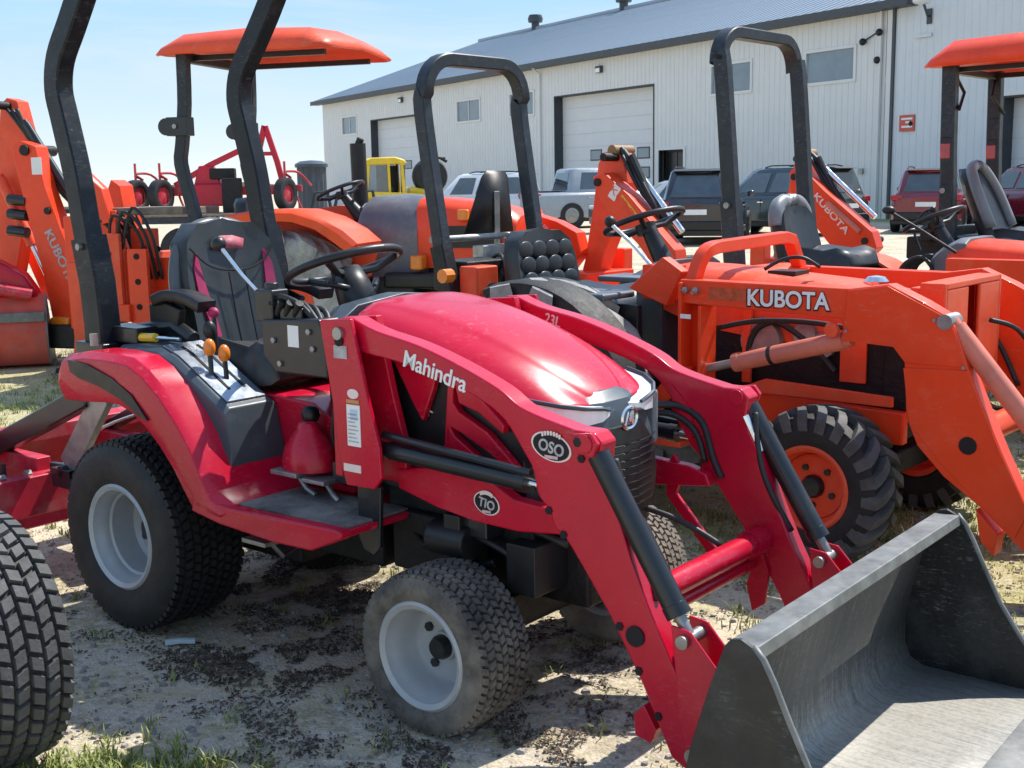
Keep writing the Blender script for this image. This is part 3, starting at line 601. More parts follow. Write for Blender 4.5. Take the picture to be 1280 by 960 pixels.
    for s in (-1, 1):
        b = MB(); secs = []
        for (xt, zt), (xb, zb) in zip(top, bot):
            secs.append([(xb, s * .535, zb), (xb * .5 + xt * .5, s * .552, zb * .5 + zt * .5), (xt, s * .545, zt - .022), (xt, s * .515, zt), (xt, s * .235, zt), (xt, s * .225, zt - .015), (xb, s * .225, zb), (xb, s * .245, zb), (xt, s * .245, zt - .03), (xt, s * .50, zt - .03), (xb, s * .515, zb)])
        b.loft(secs); b.build('fender', RED, T, bevel=.004)
        b = MB(); b.prism([(-.19, .905), (-.08, .898), (.06, .865), (.16, .82), (.24, .745), (.20, .752), (.10, .80), (-.02, .832), (-.13, .848), (-.18, .865)], s * .5475, s * .5555); b.build('fender_vent', BLK, T)
    b = MB(); b.box(-.255, -.22, -.50, .50, .775, .90); b.build('rear_panel', RED, T, bevel=.01)
    # floor, skirts, tunnel
    b = MB(); b.box(.40, 1.07, -.50, .50, .50, .518); b.build('floor', RED, T, bevel=.004)
    for s in (-1, 1):
        b = MB(); b.prism([(.44, .535), (.60, .520), (1.06, .530), (1.09, .525), (1.085, .505), (.96, .452), (.80, .448), (.55, .462), (.42, .482)], s * .50, s * .545); b.build('floor_skirt', RED, T, bevel=.008)
        b = MB(); b.prism([(.56, .5185), (1.05, .5185), (1.05, .524), (.56, .524)], s * .24, s * .497); mt = b.build('floor_mat', MAT_F, T)
        for k in range(0): MB().box(.58 + .065 * k, .60 + .065 * k, s * .26 if s > 0 else -.48, .48 if s > 0 else -.26, .524, .528).build('rib', MAT_F, mt)
    b = MB(); b.prism([(.20, .52), (.80, .52), (.80, .70), (.62, .79), (.46, .80), (.30, .80), (.20, .80)], -.215, .215); b.build('tunnel', RED, T, bevel=.012)
    b = MB(); b.loft([[(.62 + a, -.235 + .075 * math.cos(q) * k, z) if False else (.67 + .098 * k * math.cos(q), -.275 + .075 * k * math.sin(q), z) for q in [2 * PI * j / 16 for j in range(16)]] for z, k, a in ((.600, 1., 0), (.625, 1.02, 0), (.665, .90, 0), (.695, .68, 0), (.72, .46, 0), (.742, .36, 0), (.748, .2, 0))]); b.build('pedal_cover', RED, T, sharp=60)
    b = MB(); b.box(.58, .70, -.36, -.25, .585, .600, Matrix.Translation((.0, 0, .0))); b.box(.71, .81, -.35, -.24, .575, .588); b.tube([(.63, -.30, .59), (.68, -.30, .54), (.72, -.30, .525)], .010, 8); b.tube([(.76, -.30, .58), (.80, -.30, .535), (.82, -.30, .522)], .010, 8); b.build('pedal', STL, T, bevel=.003)
    b = MB(); b.ball((.665, -.26, .765), .030, 10, 6); b.cyl((.665, -.26, .735), (.665, -.26, .765), .018); b.build('pedal_boot', BLK, T)
    # consoles with lever slots
    for s in (-1, 1):
        tp = [(-.10, .945), (.02, .955), (.12, .952), (.20, .925), (.30, .870), (.40, .815), (.455, .785), (.485, .66)]
        b = MB(); secs = []
        for x, z in tp: secs.append([(x - .02 if x < .45 else x, s * .435, max(.60, z - .16)), (x, s * .425, z - .016), (x, s * .405, z), (x, s * .235, z), (x, s * .215, z - .016), (x, s * .210, max(.60, z - .16))])
        b.loft(secs); b.build('console', SLATEP, T, bevel=.006)
        b = MB(); b.loft([[(x, s * .395, z + .0015), (x, s * .395, z + .006), (x, s * .245, z + .006), (x, s * .245, z + .0015)] for x, z in tp[2:6] + [(.435, .797)]]); pl = b.build('console_plate', ALU, T)
        for y in (.285, .345): MB().loft([[(x, s * (y - .005), z + .005), (x, s * (y - .005), z + .0085), (x, s * (y + .005), z + .0085), (x, s * (y + .005), z + .005)] for x, z in ((.15, .942), (.20, .925), (.30, .870), (.385, .823))]).build('lever_slot', INK, pl)
    def lever(a, b_, knobm, r=.02, knob=(1, 1, 1.5)):
        k = MB(); k.tube([a, b_], .008, 8); o = k.build('lever', BLKM, T)
        MB().ball(b_, r, 12, 8, knob).build('knob', knobm, o)
    lever((.305, -.350, .865), (.290, -.342, .955), AMBER); lever((.335, -.315, .85), (.322, -.31, .935), AMBER)
    lever((.20, -.285, .92), (.215, -.28, 1.0), BLK, .022); lever((.22, -.26, .92), (.20, -.25, 1.055), MAG, .018, (1.2, 1, 1))
    b = MB(); b.tube([(-.05, -.36, .968), (0, -.36, .970), (.03, -.36, .972)], .015, 8); b.build('yellow_grip', YEL, T); b = MB(); b.tube([(.03, -.36, .972), (.15, -.35, .975)], .006, 8); b.build('pull_rod', CHR, T)
    # seat
    b = MB(); b.box(-.10, .30, -.19, .19, .70, .76); b.box(-.05, .25, -.15, .15, .58, .72); b.build('seat_base', BLK, T, bevel=.01)
    before = set(T.children); c, bk = seat(T, -.02, .845, .455, .495, .12, VINYL, depth=.37)
    for s in (-1, 1):
        b = MB(); secs = []
        for t, y0, y1 in ((.22, .115, .140), (.35, .125, .165), (.55, .14, .185), (.70, .15, .185), (.80, .155, .162)):
            x = -.02 - .12 * t + .037; z = .815 + .495 * t; y0 *= .93; y1 *= .93; secs.append([(x + .0, s * y0, z), (x + .004, s * (y0 + y1) / 2, z), (x + .007, s * y1, z), (x - .015, s * y1, z), (x - .015, s * y0, z)])
        b.loft(secs); b.build('seat_trim', MAG, T, sharp=60)
    b = MB(); pth = []
    for t, k in ((.42, .222), (.60, .217), (.75, .196), (.86, .165), (.94, .118), (.985, .06)): pth.append((-.035 - .12 * t, -k, .815 + .495 * t))
    b.tube(smooth_path(pth + [(-.156, 0, 1.308)] + [(p[0], -p[1], p[2]) for p in pth[::-1]], 3), .024, 10); b.build('headrest_bolster', VINYLM, T, sharp=None)
    rect = MB(); rect.add([(-.078, -.060, 1.222), (-.078, .055, 1.218), (-.090, .070, 1.252), (-.091, .02, 1.266), (-.091, -.035, 1.266), (-.09, -.070, 1.250)], [(0, 1, 2, 3, 4, 5)]); rect.build('seat_logo', mat('faded red print', (.40, .09, .12), .6, var=.3, vscale=30), T, solid=.004)
    b = MB(); b.tube(smooth_path([(-.062, -.185, 1.23), (-.052, -.11, 1.165), (-.047, 0, 1.145), (-.052, .11, 1.165), (-.062, .185, 1.23)], 5), .0035, 6); b.build('seam', INK, T)
    for y in (-.035, .035): MB().tube([(-.048, y, 1.14), (-.02, y, 1.0), (.008, y, .88)], .003, 6).build('seam', INK, T)
    for o in set(T.children) - before: o.location = (.065, 0, .028)
    c.location = (.075, 0, .062)
    for s in (-1, 1):
        b = MB(); b.tube(smooth_path([(-.07, s * .265, 1.085), (.0, s * .265, 1.105), (.10, s * .265, 1.10), (.185, s * .265, 1.075)], 4), .034, rect=(.036, .019)); ar = b.build('armrest', BLK, T, sharp=50)
        b = MB(); b.prism([(-.12, 1.07), (-.02, 1.08), (.06, 1.06), (.02, .95), (-.06, .86), (-.11, .86)], s * .25, s * .28); b.build('bracket', BLK, ar, bevel=.008)
    # roll bar
    path = [(-.245, .86), (-.235, 1.0), (-.245, 1.12), (-.29, 1.33), (-.325, 1.52), (-.375, 1.70), (-.400, 1.80), (-.375, 1.90), (-.295, 2.0), (-.215, 2.10), (-.15, 2.19)]
    b = MB(); sm = smooth_path([(x, -.385, z) for x, z in path], 4); full = [tuple(p) for p in sm] + [(-.13, -.365, 2.235), (-.12, -.31, 2.26), (-.12, .31, 2.26), (-.13, .365, 2.235)] + [(p[0], -p[1], p[2]) for p in sm[::-1]]
    b.tube(full, .04, rect=(.043, .032), ref=(1, 0, 0)); rb = b.build('roll_bar', NAVY, T, sharp=40)
    for s in (-1, 1):
        b = MB(); b.tube([(-.240, s * .385, .88), (-.238, s * .385, 1.0), (-.250, s * .385, 1.15), (-.283, s * .385, 1.30)], .05, rect=(.054, .041), ref=(1, 0, 0)); b.build('roll_bar_socket', NAVY, T, sharp=40)
        b = MB(); b.box(-.33, -.16, s * .385 - .055, s * .385 + .055, .865, .945); b.box(-.24, -.05, s * .33 - .05, s * .33 + .05, .945, 1.0); b.tube([(-.2, s * .30, .97), (0, s * .26, 1.0), (.1, s * .26, .96)], .028, 8); b.build('roll_bar_mount', BLKM, T, bevel=.006)
        MB().cyl((-.27, s * .33, 1.27), (-.27, s * .44, 1.27), .012).build('hinge_pin', STL, T)
        b = MB(); b.tube([(-.16, s * .47, .945), (-.16, s * .47, .985)], .014, 8); b.build('belt_anchor', STL, T)
    # ------- loader: posts, arms, cylinders
    arm = [(.965, 1.095), (1.01, 1.098), (1.10, 1.068), (1.25, 1.040), (1.39, 1.000), (1.53, .948), (1.60, .908), (1.68, .886), (1.77, .868), (1.825, .868), (1.85, .845), (1.842, .79), (1.855, .745), (1.89, .685), (1.93, .575), (1.985, .455), (2.075, .285), (2.135, .165), (2.125, .105), (2.085, .085), (2.045, .105), (1.96, .275), (1.87, .42), (1.75, .578), (1.705, .615), (1.69, .655), (1.655, .69), (1.64, .75), (1.61, .795), (1.55, .868), (1.47, .912), (1.36, .945), (1.19, .985), (1.06, 1.0), (.975, 1.02)]
    sm2 = lambda q, k=4: [(v.x, v.y) for v in smooth_path([(x, z, 0) for x, z in q], k)]
    arm = arm[:1] + sm2(arm[1:8]) + arm[8:16] + arm[16:22] + sm2(arm[22:34]) + arm[34:]
    post = [(.905, 1.088), (1.03, 1.098), (1.055, 1.0), (1.085, .88), (1.125, .745), (1.13, .66), (1.10, .625), (.99, .622), (.965, .70), (.945, .86)]
    sub = [(1.10, .665), (1.29, .70), (1.42, .690), (1.52, .642), (1.68, .632), (1.74, .615), (1.755, .58), (1.53, .555), (1.38, .558), (1.25, .575), (1.10, .61)]
    for s in (-1, 1):
        b = MB(); b.prism(arm, s * .335, s * .40); la = b.build('loader_arm', RED, T, bevel=.006)
        bl = MB(); bl.prism(post, s * .30, s * .325); bl.prism(post, s * .41, s * .425); bl.box(.93, .96, s * .325 if s > 0 else -.41, .41 if s > 0 else -.325, .64, 1.07)
        po = bl.build('loader_post', RED, T, bevel=.004)
        b = MB(); b.prism(sub, s * .29, s * .33); b.build('loader_subframe', RED, T, bevel=.006)
        b = MB(); b.box(1.30, 1.40, -.30 if s < 0 else .05, -.05 if s < 0 else .30, .50, .555); b.build('frame_bracket', BLKM, T, bevel=.005)
        MB().cyl((.985, s * .29, 1.055), (.985, s * .435, 1.055), .018).build('pivot_pin', STL, T)
        cylinder('lift_cylinder', T, (1.085, s * .368, .730), (1.64, s * .368, .705), .026, BLKM, CHR, .93)
        MB().tube([(1.10, s * .38, .775), (1.25, s * .385, .765), (1.62, s * .38, .735)], .011, 8).build('hydraulic_pipe', BLKM, T)
        cylinder('bucket_cylinder', T, (1.812, s * .383, .838), (2.085, s * .383, .408), .029, BLKM, STL, .89, .5)
        b = MB(); b.cyl((1.812, s * .33, .842), (1.812, s * .425, .842), .024); b.prism([(1.775, .862), (1.83, .87), (1.85, .845), (1.835, .81), (1.79, .815)], s * .405, s * .42); b.build('cylinder_mount', RED, T, bevel=.003)
        bolts(T, [(1.795, .845)], .013, s * .421, s * .004, ENG)
        # lower fork, link plates to bucket
        b = MB(); b.prism([(2.05, .44), (2.10, .435), (2.20, .33), (2.225, .20), (2.21, .12), (2.13, .09), (2.095, .13), (2.07, .26)], s * .325, s * .333); b.prism([(2.05, .44), (2.10, .435), (2.20, .33), (2.225, .20), (2.21, .12), (2.13, .09), (2.095, .13), (2.07, .26)], s * .405, s * .413); b.build('bucket_ear', RED, T, bevel=.003)
        for x, z, r in ((2.085, .408, .016), (2.115, .135, .020)): MB().cyl((x, s * .31, z), (x, s * .425, z), r).build('pivot_pin', STL, T)
        bolts(T, [(1.955, .30), (2.01, .20), (1.90, .40)], .011, s * .401, s * .003, INK, 'pin_bore')
        bolts(T, [(1.64, .70), (1.69, .655), (1.735, .60), (1.79, .80)], .011, s * .401, s * .003, INK, 'pin_bore')
        MB().cyl((1.945, s * .398, .385), (1.945, s * .405, .385), .026).build('pin_bore', INK, la)
        hose(T, [(1.86, s * .36, .80), (1.875, s * .345, .72), (1.90, s * .34, .63), (1.94, s * .34, .55), (1.98, s * .36, .47)], .009)
        b = MB(); b.tube([(1.835, s * .345, .79), (1.87, s * .35, .72), (1.88, s * .352, .69)], .012, 8); b.build('hydraulic_fitting', CHR, T)
        b = MB(); b.prism([(1.60, .62), (1.625, .66), (1.66, .61), (1.635, .54), (1.80, .36), (1.78, .335), (1.60, .53)], s * .30, s * .315) if s > 0 else b.prism([(1.965, .215), (2.0, .16), (1.985, .12), (1.94, .13), (1.935, .18)], -.395, -.36)
        b.build('parking_stand', RED, T, bevel=.003)
        b = MB(); b.box(.80, .95, -.30 if s < 0 else .20, -.20 if s < 0 else .30, .58, .64); b.build('frame_bracket', BLKM, T)
    b = MB(); b.cyl((1.895, -.34, .435), (1.895, .34, .435), .034, 16); b.cyl((1.875, -.34, .365), (1.875, .34, .365), .020, 12); b.cyl((1.895, .26, .435), (1.895, .34, .435), .042); b.build('cross_tube', RED, T, sharp=40)
    b = MB(); b.prism([(1.90, .42), (1.93, .35), (1.92, .25), (1.88, .22), (1.86, .30)], .32, .335); b.build('gusset', RED, T, bevel=.003)
    for k in range(12): MB().box(1.848, 1.853, -.20 + .035 * k, -.18 + .035 * k, .362, .374).build('print', CREAM, T)
    hose(T, [(1.66, -.20, .62), (1.74, -.10, .60), (1.82, -.10, .50), (1.86, -.10, .42), (1.875, -.12, .37)], .008); hose(T, [(1.60, .1, .55), (1.75, .12, .52), (1.87, .15, .46)], .009)
    hose(T, [(1.55, .28, .80), (1.62, .33, .80), (1.70, .335, .76), (1.74, .33, .66), (1.77, .33, .60)], .011); hose(T, [(1.50, .27, .77), (1.60, .32, .775), (1.68, .33, .73), (1.715, .33, .64)], .010)
    b = MB(); b.prism([(1.60, .86), (1.66, .80), (1.68, .72), (1.66, .70), (1.60, .78)], .33, .337); b.build('gusset', RED, T)
    # decals and badges
    text('Mahindra', 'lettering', WHITE, T, (1.205, -.4018, .978), .225, .046, -.235, offset=.012)
    text('23L', 'lettering', CREAM, T, (1.125, .333, 1.018), .062, .034, -.22, offset=.01)
    for cx, cz, rx, rz, tx in ((1.70, .818, .062, .036, 'OSO'), (1.43, .617, .045, .031, 'TIO')):
        y = -.401 if rx > .05 else -.331; an = -.18
        def ov(k): return [(cx + rx * k * math.cos(q) * math.cos(an) - rz * k * math.sin(q) * math.sin(an), cz + rx * k * math.cos(q) * math.sin(an) + rz * k * math.sin(q) * math.cos(an)) for q in [2 * PI * j / 32 for j in range(32)]]
        o = MB().prism(ov(1.), y, y - .0015).build('badge', CREAM, T); MB().prism(ov(.9), y - .0016, y - .0026).build('badge_face', INK, o)
        text(tx, 'badge_print', GREYINK, o, (cx - rx * .62, y - .0035, cz - rz * .25), rx * 1.25, rz * .85, an, offset=.02)
        for k in range(7): q = 2.1 - k * .19; MB().box(cx + rx * .78 * math.cos(q) - .003, cx + rx * .78 * math.cos(q) + .003, y - .004, y - .003, cz + rz * .95 * math.sin(q) - .005, cz + rz * .95 * math.sin(q) + .006).build('badge_print', CREAM, o)
        MB().box(cx - rx * .3, cx + rx * .35, y - .004, y - .003, cz - rz * .82, cz - rz * .60).build('badge_print', PINKINK, o)
    pl = rect_plate(T, 'decal', WHITE, 1.005, .740, .052, .118, -.4275)
    for k in range(8): rect_plate(pl, 'decal_line', GREYINK, 1.010, .752 + k * .011, .040 - (k % 3) * .006, .0035, -.4285, 0, .0008)
    rect_plate(pl, 'decal_figure', mat('pale blue print', (.45, .58, .70), .5), 1.02, .815, .028, .030, -.4285, 0, .0008)
    rect_plate(T, 'decal', mat('tan decal', (.55, .25, .10), .5), 1.005, .862, .05, .010, -.4275)
    b = MB(); b.prism([(1.032 + .022 * math.cos(q), .889 + .014 * math.sin(q)) for q in [2 * PI * j / 20 for j in range(20)]], -.4255, -.4275); b.build('decal', CREAM, T)
    rect_plate(T, 'decal', GREYINK, .962, .985, .052, .036, -.4275); rect_plate(T, 'decal', CREAM, .985, .665, .068, .022, -.4275)
    MB().cyl((.985, -.425, 1.035), (.985, -.430, 1.035), .016).build('pin_bore', INK, T)
    # joystick valve box
    b = MB(); b.prism([(.54, 1.06), (.80, 1.075), (.83, 1.02), (.83, .90), (.60, .90), (.545, .95)], -.335, -.225); b.build('valve_box', BLKM, T, bevel=.008)
    rect_plate(T, 'decal', WHITE, .665, .985, .048, .065, -.3365)
    bolts(T, [(.60, 1.0), (.76, 1.035), (.775, .985), (.625, .93)], .010, -.336, -.006)
    b = MB(); b.box(.50, .58, -.32, -.25, 1.05, 1.15); b.tube([(.54, -.285, 1.10), (.54, -.285, 1.17)], .022, 10); b.box(.60, .70, -.31, -.24, 1.06, 1.10); b.build('loader_valve', BLKM, T, bevel=.006)
    for k in range(5): hose(T, [(.56 + .03 * k, -.28, 1.09), (.60 + .035 * k, -.30 + .012 * k, 1.13 - .01 * k), (.70 + .03 * k, -.29, 1.09 - .02 * k), (.80 + .02 * k, -.27, .95), (.86, -.25, .75 - .04 * k)], .0095)
    for k in range(4): MB().cyl((.545 + .04 * k, -.30, 1.075), (.575 + .04 * k, -.31, 1.115), .013).build('hydraulic_fitting', ENG, T)
    for k in range(4): hose(T, [(.78 + .02 * k, -.25, .92), (.80 + .03 * k, -.28, .80), (.76 + .04 * k, -.25, .68), (.82, -.2, .58)], .009)
    b = MB(); b.tube([(.535, -.29, 1.10), (.42, -.30, 1.19), (.318, -.30, 1.278)], .006, 8); js = b.build('joystick', CHR, T); MB().ball((.312, -.30, 1.284), .024, 14, 10).build('knob', BLK, js)
    # foot step and underside
    b = MB(); b.box(.55, .66, -.46, -.36, .385, .40); b.tube([(.60, -.40, .39), (.62, -.36, .33), (.62, -.2, .36)], .010, 8); b.build('foot_step', STL, T, bevel=.003)
    b = MB(); b.box(.15, .52, -.20, .20, .24, .34); b.cyl((.3, -.26, .36), (.3, .26, .36), .03); b.build('gearbox_shield', ENG, T, bevel=.01)
    # ------- bucket
    prof = [(2.297, .512), (2.312, .530), (2.335, .535), (2.362, .522), (2.385, .497), (2.408, .455), (2.444, .378), (2.49, .288), (2.553, .195), (2.62, .122), (2.70, .062), (2.69, .045), (2.27, .045), (2.225, .062), (2.205, .10), (2.205, .20), (2.222, .28), (2.262, .41)]
    B = None
    for s in (-1, 1):
        b = MB(); b.prism(prof, s * .600, s * .613); o = b.build('bucket_side', BUCKS, T, bevel=.003)
        MB().tube([(x, s * .6065, z + .002) for x, z in prof[3:11]], .0075, 6).build('edge_wear', BUCKT, o, sharp=None)
    sh = [(2.366, .500), (2.362, .520), (2.302, .512), (2.28, .44), (2.244, .30), (2.225, .20), (2.227, .12), (2.245, .078), (2.285, .058), (2.40, .056), (2.55, .056), (2.68, .056)]
    b = MB(); n = len(sh); b.add([(x, -.600, z) for x, z in sh] + [(x, .600, z) for x, z in sh], [(i, i + 1, n + i + 1, n + i) for i in range(2, n - 1)]); b.build('bucket_shell', BUCK, T, solid=.008, sharp=50)
    b = MB(); b.prism([(2.300, .508), (2.364, .516), (2.370, .494), (2.376, .496), (2.370, .524), (2.300, .520)], -.6, .6); b.build('bucket_lip', BUCKT, T, bevel=.003)
    b = MB(); b.prism([(2.62, .0615), (2.66, .064), (2.735, .050), (2.735, .044), (2.62, .044)], -.613, .613); b.build('cutting_edge', BUCKT, T, bevel=.002)
    return T
RT = red_tractor()

# ------------------------------------------------------------------ box blade on the red tractor's hitch
def box_blade():
    T = thing('box_blade', 'red box blade implement with black hitch braces behind the red compact tractor', 'box blade', (-.979, 4.262, 0), -.6775)
    b = MB(); b.prism([(-.745, .27), (-.655, .27), (-.655, .42), (-.745, .42)], -.95, .45); b.build('front_beam', REDW, T, bevel=.006)
    b = MB(); b.loft([[(x, -.93, z) for x, z in ((-1.02, .53), (-1.06, .54), (-1.14, .40), (-1.15, .22), (-1.08, .10), (-1.06, .11), (-1.12, .24), (-1.10, .39))], [(x, .43, z) for x, z in ((-1.02, .53), (-1.06, .54), (-1.14, .40), (-1.15, .22), (-1.08, .10), (-1.06, .11), (-1.12, .24), (-1.10, .39))]]); b.build('moldboard', REDW, T)
    for y in (-.95, .43):
        b = MB(); b.prism([(-.62, .42), (-.70, .50), (-1.10, .55), (-1.18, .42), (-1.18, .10), (-.70, .10), (-.62, .2)], y, y + .014); b.build('end_plate', REDW, T, bevel=.003)
    b = MB(); b.box(-1.05, -.72, -.40, -.34, .40, .47); b.box(-1.05, -.72, .05, .11, .40, .47); b.box(-1.08, -1.0, -.6, .3, .47, .53); b.build('cross_frame', REDW, T, bevel=.005)
    b = MB(); b.tube([(-1.04, -.40, .47), (-.72, -.38, .60), (-.40, -.36, .735)], .04, rect=(.030, .040), ref=(0, 1, 0)); b.tube([(-1.04, .12, .47), (-.45, .12, .72)], .04, rect=(.04, .018)); b.build('top_brace', BLKM, T)
    b = MB(); b.tube([(-.30, -.36, .75), (-.43, -.36, .60), (-.56, -.36, .455)], .03, rect=(.014, .048)); b.build('lift_rod', STL, T)
    b = MB(); b.tube([(-.15, -.30, .36), (-.45, -.33, .42), (-.68, -.36, .42)], .03, rect=(.012, .035)); b.cyl((-.56, -.40, .44), (-.56, -.30, .44), .022); b.box(-.62, -.50, -.40, -.32, .38, .45); b.build('lower_link', BLKM, T, bevel=.004)
    RUST = mat('rusty dark steel', (.075, .045, .035), .75, metal=.3, var=.4, vscale=20)
    for y in (-.50, -.2, .1, .35):
        b = MB(); b.tube(smooth_path([(-.80, y, .46), (-.80, y, .30), (-.80, y, .17), (-.77, y, .08), (-.70, y, .015)], 4), .02, rect=(.010, .026)); b.build('ripper_shank', RUST, T)
    for y in (-.55, -.45, -.3, .0, .2): MB().lathe([(.014, -.01), (.014, .012), (.002, .014)], 6, (-.70, y, .425)).build('bolt', STL, T)
    hose(T, [(-.70, -.28, .50), (-.50, -.20, .60), (-.25, -.15, .68)], .006, CHR, 'check_chain')
    return T
BBL = box_blade()

# tyre of the next machine, standing at the left edge
tw = thing('tractor_wheel', 'big black turf tyre of a neighbouring machine at the left edge', 'wheel', (-1.405, 2.90, 0), -.74)
wheel(tw, (0, 0, .325), .330, .30, .17, 'turf', RUB, RIM, .14, -1, hub=.05, rubt=RUBL, rows=7, nb=46, rot=.2)

# ------------------------------------------------------------------ orange tractors
def base_wheels(T, wb, R, w, rr, ty, r, fw, frr, fy, rub, frub, rimm, fr=True, n=13):
    for s in (-1, 1):
        wheel(T, (0, s * ty, R), R, w, rr, 'lug', rub, rimm, .10, s, hub=.06, n=n, rot=.3)
        if fr: wheel(T, (wb, s * fy, r), r, fw, frr, 'lug', frub, rimm, .07, s, hub=.045, n=n, rot=.7)
def chassis(T, wb, R, z1=.62):
    b = MB(); b.cyl((0, -.5, R), (0, .5, R), .08); b.box(-.25, .5, -.17, .17, R - .15, R + .18); b.box(.3, wb + .15, -.16, .16, .42, .70); b.box(wb - .1, wb + .08, -.32, .32, .26, .36); b.box(wb - .75, wb + .12, -.24, .24, .55, .92); b.build('chassis', ENG, T, bevel=.015)
    b = MB(); b.box(.22, .85, -.50, .50, z1 - .02, z1); b.build('floor', MAT_F, T, bevel=.004)
def simple_hood(T, st, m, name='hood'):
    b = MB(); b.loft(hood_secs(st)); h = b.build(name, m, T, sharp=50); return h
def orange_loader_tractor():
    T = thing('loader_tractor', 'orange tractor with a front loader lettered KUBOTA in white and an open roll bar', 'tractor', (.2856, 5.9335, 0), -.72, 'orange tractors parked in the row')
    for s in (-1, 1):
        wheel(T, (.30, s * .58, .52), .53, .32, .24, 'lug', RUBC, ORG2, .10, s, hub=.06, n=13, rot=.3)
        wheel(T, (1.62, s * .49, .30), .305, .225, .155, 'lug', RUB, ORG2, .06, s, hub=.045, rubt=RUBL, n=22, rot=.7)
    b = MB(); b.cyl((.30, -.5, .52), (.30, .5, .52), .08); b.box(-.2, .5, -.17, .17, .38, .7); b.box(.3, 1.75, -.16, .16, .40, .62); b.box(1.52, 1.72, -.34, .34, .25, .35); b.box(.95, 1.76, -.23, .23, .52, .84); b.box(1.75, 1.86, -.26, .26, .5, .95); b.build('chassis', ENG, T, bevel=.015)
    b = MB(); b.box(.45, 1.0, -.50, .50, .52, .54); b.build('floor', MAT_F, T, bevel=.004)
    for s in (-1, 1):
        arch_fender(T, (.31, .46), .575, -s * .17, 6, 112, s * .73, RUB, lip=.06)
        b = MB(); b.box(-.05, .62, s * .30, s * .54, .955, .985); b.build('fender_deck', COWL, T, bevel=.012)
        b = MB(); b.box(-.2, .7, s * .36, s * .40, .60, .93); b.build('fender_panel', BLK, T, bevel=.01)
    MB().box(-.22, .38, -.20, .20, .66, .84).build('seat_base', BLK, T, bevel=.02)
    c, bk = seat(T, -.13, .915, .50, .34, .07, VINYL, depth=.46)
    for i in range(3):
        for j in range(4): MB().ball((-.104 - .018 * i, -.155 + .103 * j, .985 + .075 * i), .060, 14, 10, (.16, 1, .74)).build('seat_tuft', VINYL, T)
    rops_hoop(T, [(-.45, .85), (-.52, 1.23), (-.615, 1.82), (-.60, 2.075)], .365, SLATE, (.038, .032), rad=.17)
    for s in (-1, 1):
        b = MB(); b.tube([(-.44, s * .365, .62), (-.45, s * .365, .9), (-.515, s * .365, 1.16)], .05, rect=(.046, .04), ref=(1, 0, 0)); b.build('roll_bar_socket', ENG, T, sharp=40)
        b = MB(); b.box(-.50, -.36, s * .26, s * .42, .78, .92); b.box(-.42, -.30, s * .18, s * .34, .86, 1.06); b.build('roll_bar_mount', ORG2, T, bevel=.01)
        b = MB(); b.tube([(-.40, s * .42, 1.02), (-.40, s * .48, 1.02)], .035, 10); b.build('amber_lamp', AMBER, T)
    sm = MB(); sm.add([(-.705, .005, 1.20), (-.705, .40, 1.20), (-.705, .36, 1.50), (-.705, .335, 1.53), (-.705, .19, 1.53), (-.705, .155, 1.50)], [(0, 1, 2, 3, 4, 5)]); sm.build('slow_vehicle_sign', BLK, T, solid=.006)
    b = MB(); b.box(-.698, -.688, .235, .275, 1.0, 1.42); b.build('sign_post', STL, T, bevel=.002)
    b = MB(); b.tube([(-.62, -.33, 1.185), (-.62, .33, 1.185)], .018, 10); b.box(-.66, -.58, .02, .30, .86, 1.14); b.build('cross_bar', STL, T, bevel=.004)
    b = MB(); b.box(-.64, -.40, -.30, .34, .93, 1.08); b.box(-.55, -.2, .12, .24, .75, .96); b.tube([(-.5, -.05, .93), (-.2, -.08, .93)], .035, 10); b.build('hitch_frame', ENG, T, bevel=.01)
    b = MB(); b.tube([(-.52, -.22, .955), (-.25, -.24, .945)], .032, 12); b.build('tool_tube', mat('dark green tube', (.03, .055, .035), .5), T)
    for k in range(4): hose(T, [(-.60, .05 + .05 * k, 1.04), (-.45, .0 + .06 * k, 1.10), (-.35, -.05 + .07 * k, 1.02), (-.3, .05, .92)], .010)
    # bonnet, dash, wheel
    st = [(.72, 1.095, 1.02, .90, .17, .235), (.90, 1.09, 1.01, .84, .17, .24), (1.25, 1.065, .99, .80, .17, .24), (1.55, 1.042, .97, .80, .165, .238), (1.72, 1.01, .945, .80, .15, .23), (1.80, .965, .91, .80, .13, .20)]
    simple_hood(T, st, ORG2)
    b = MB(); b.loft([[(x, -w, zb), (x, -w, zt - .03), (x, -w * .7, zt), (x, w * .7, zt), (x, w, zt - .03), (x, w, zb)] for x, zt, zb, w in ((.50, 1.03, .58, .13), (.60, 1.10, .58, .20), (.72, 1.115, .58, .25))]); b.build('dash', SLATEP, T, bevel=.008)
    b = MB(); b.box(.66, .82, -.31, -.20, .95, 1.10); b.prism([(.62, 1.0), (.80, 1.14), (.90, 1.08), (.82, .93)], -.36, -.30); b.build('valve_cover', ORG, T, bevel=.006)
    b = MB(); b.tube([(.60, 0, 1.03), (.47, 0, 1.26)], [.05, .035], 12); b.build('steering_column', BLK, T)
    steering_wheel(T, (.455, 0, 1.275), .185, .33)
    b = MB(); b.tube([(.70, -.30, 1.10), (.60, -.30, 1.19), (.485, -.30, 1.275)], .009, 8); o = b.build('joystick', CHR, T); MB().ball((.48, -.30, 1.285), .026, 12, 8).build('knob', BLK, o)
    b = MB(); b.lathe([(.05, 0), (.05, .012), (.035, .03), (.005, .035)], 18); cpv = b.build('fuel_cap', CHR, T, loc=(1.60, 0, 1.032)); cpv.rotation_euler = (PI / 2, 0, 0)
    rect_plate(T, 'hood_vent', INK, 1.20, 1.0, .13, .004, -.1)
    MB().box(1.16, 1.29, -.10, .02, 1.062, 1.078).build('hood_latch', BLK, T)
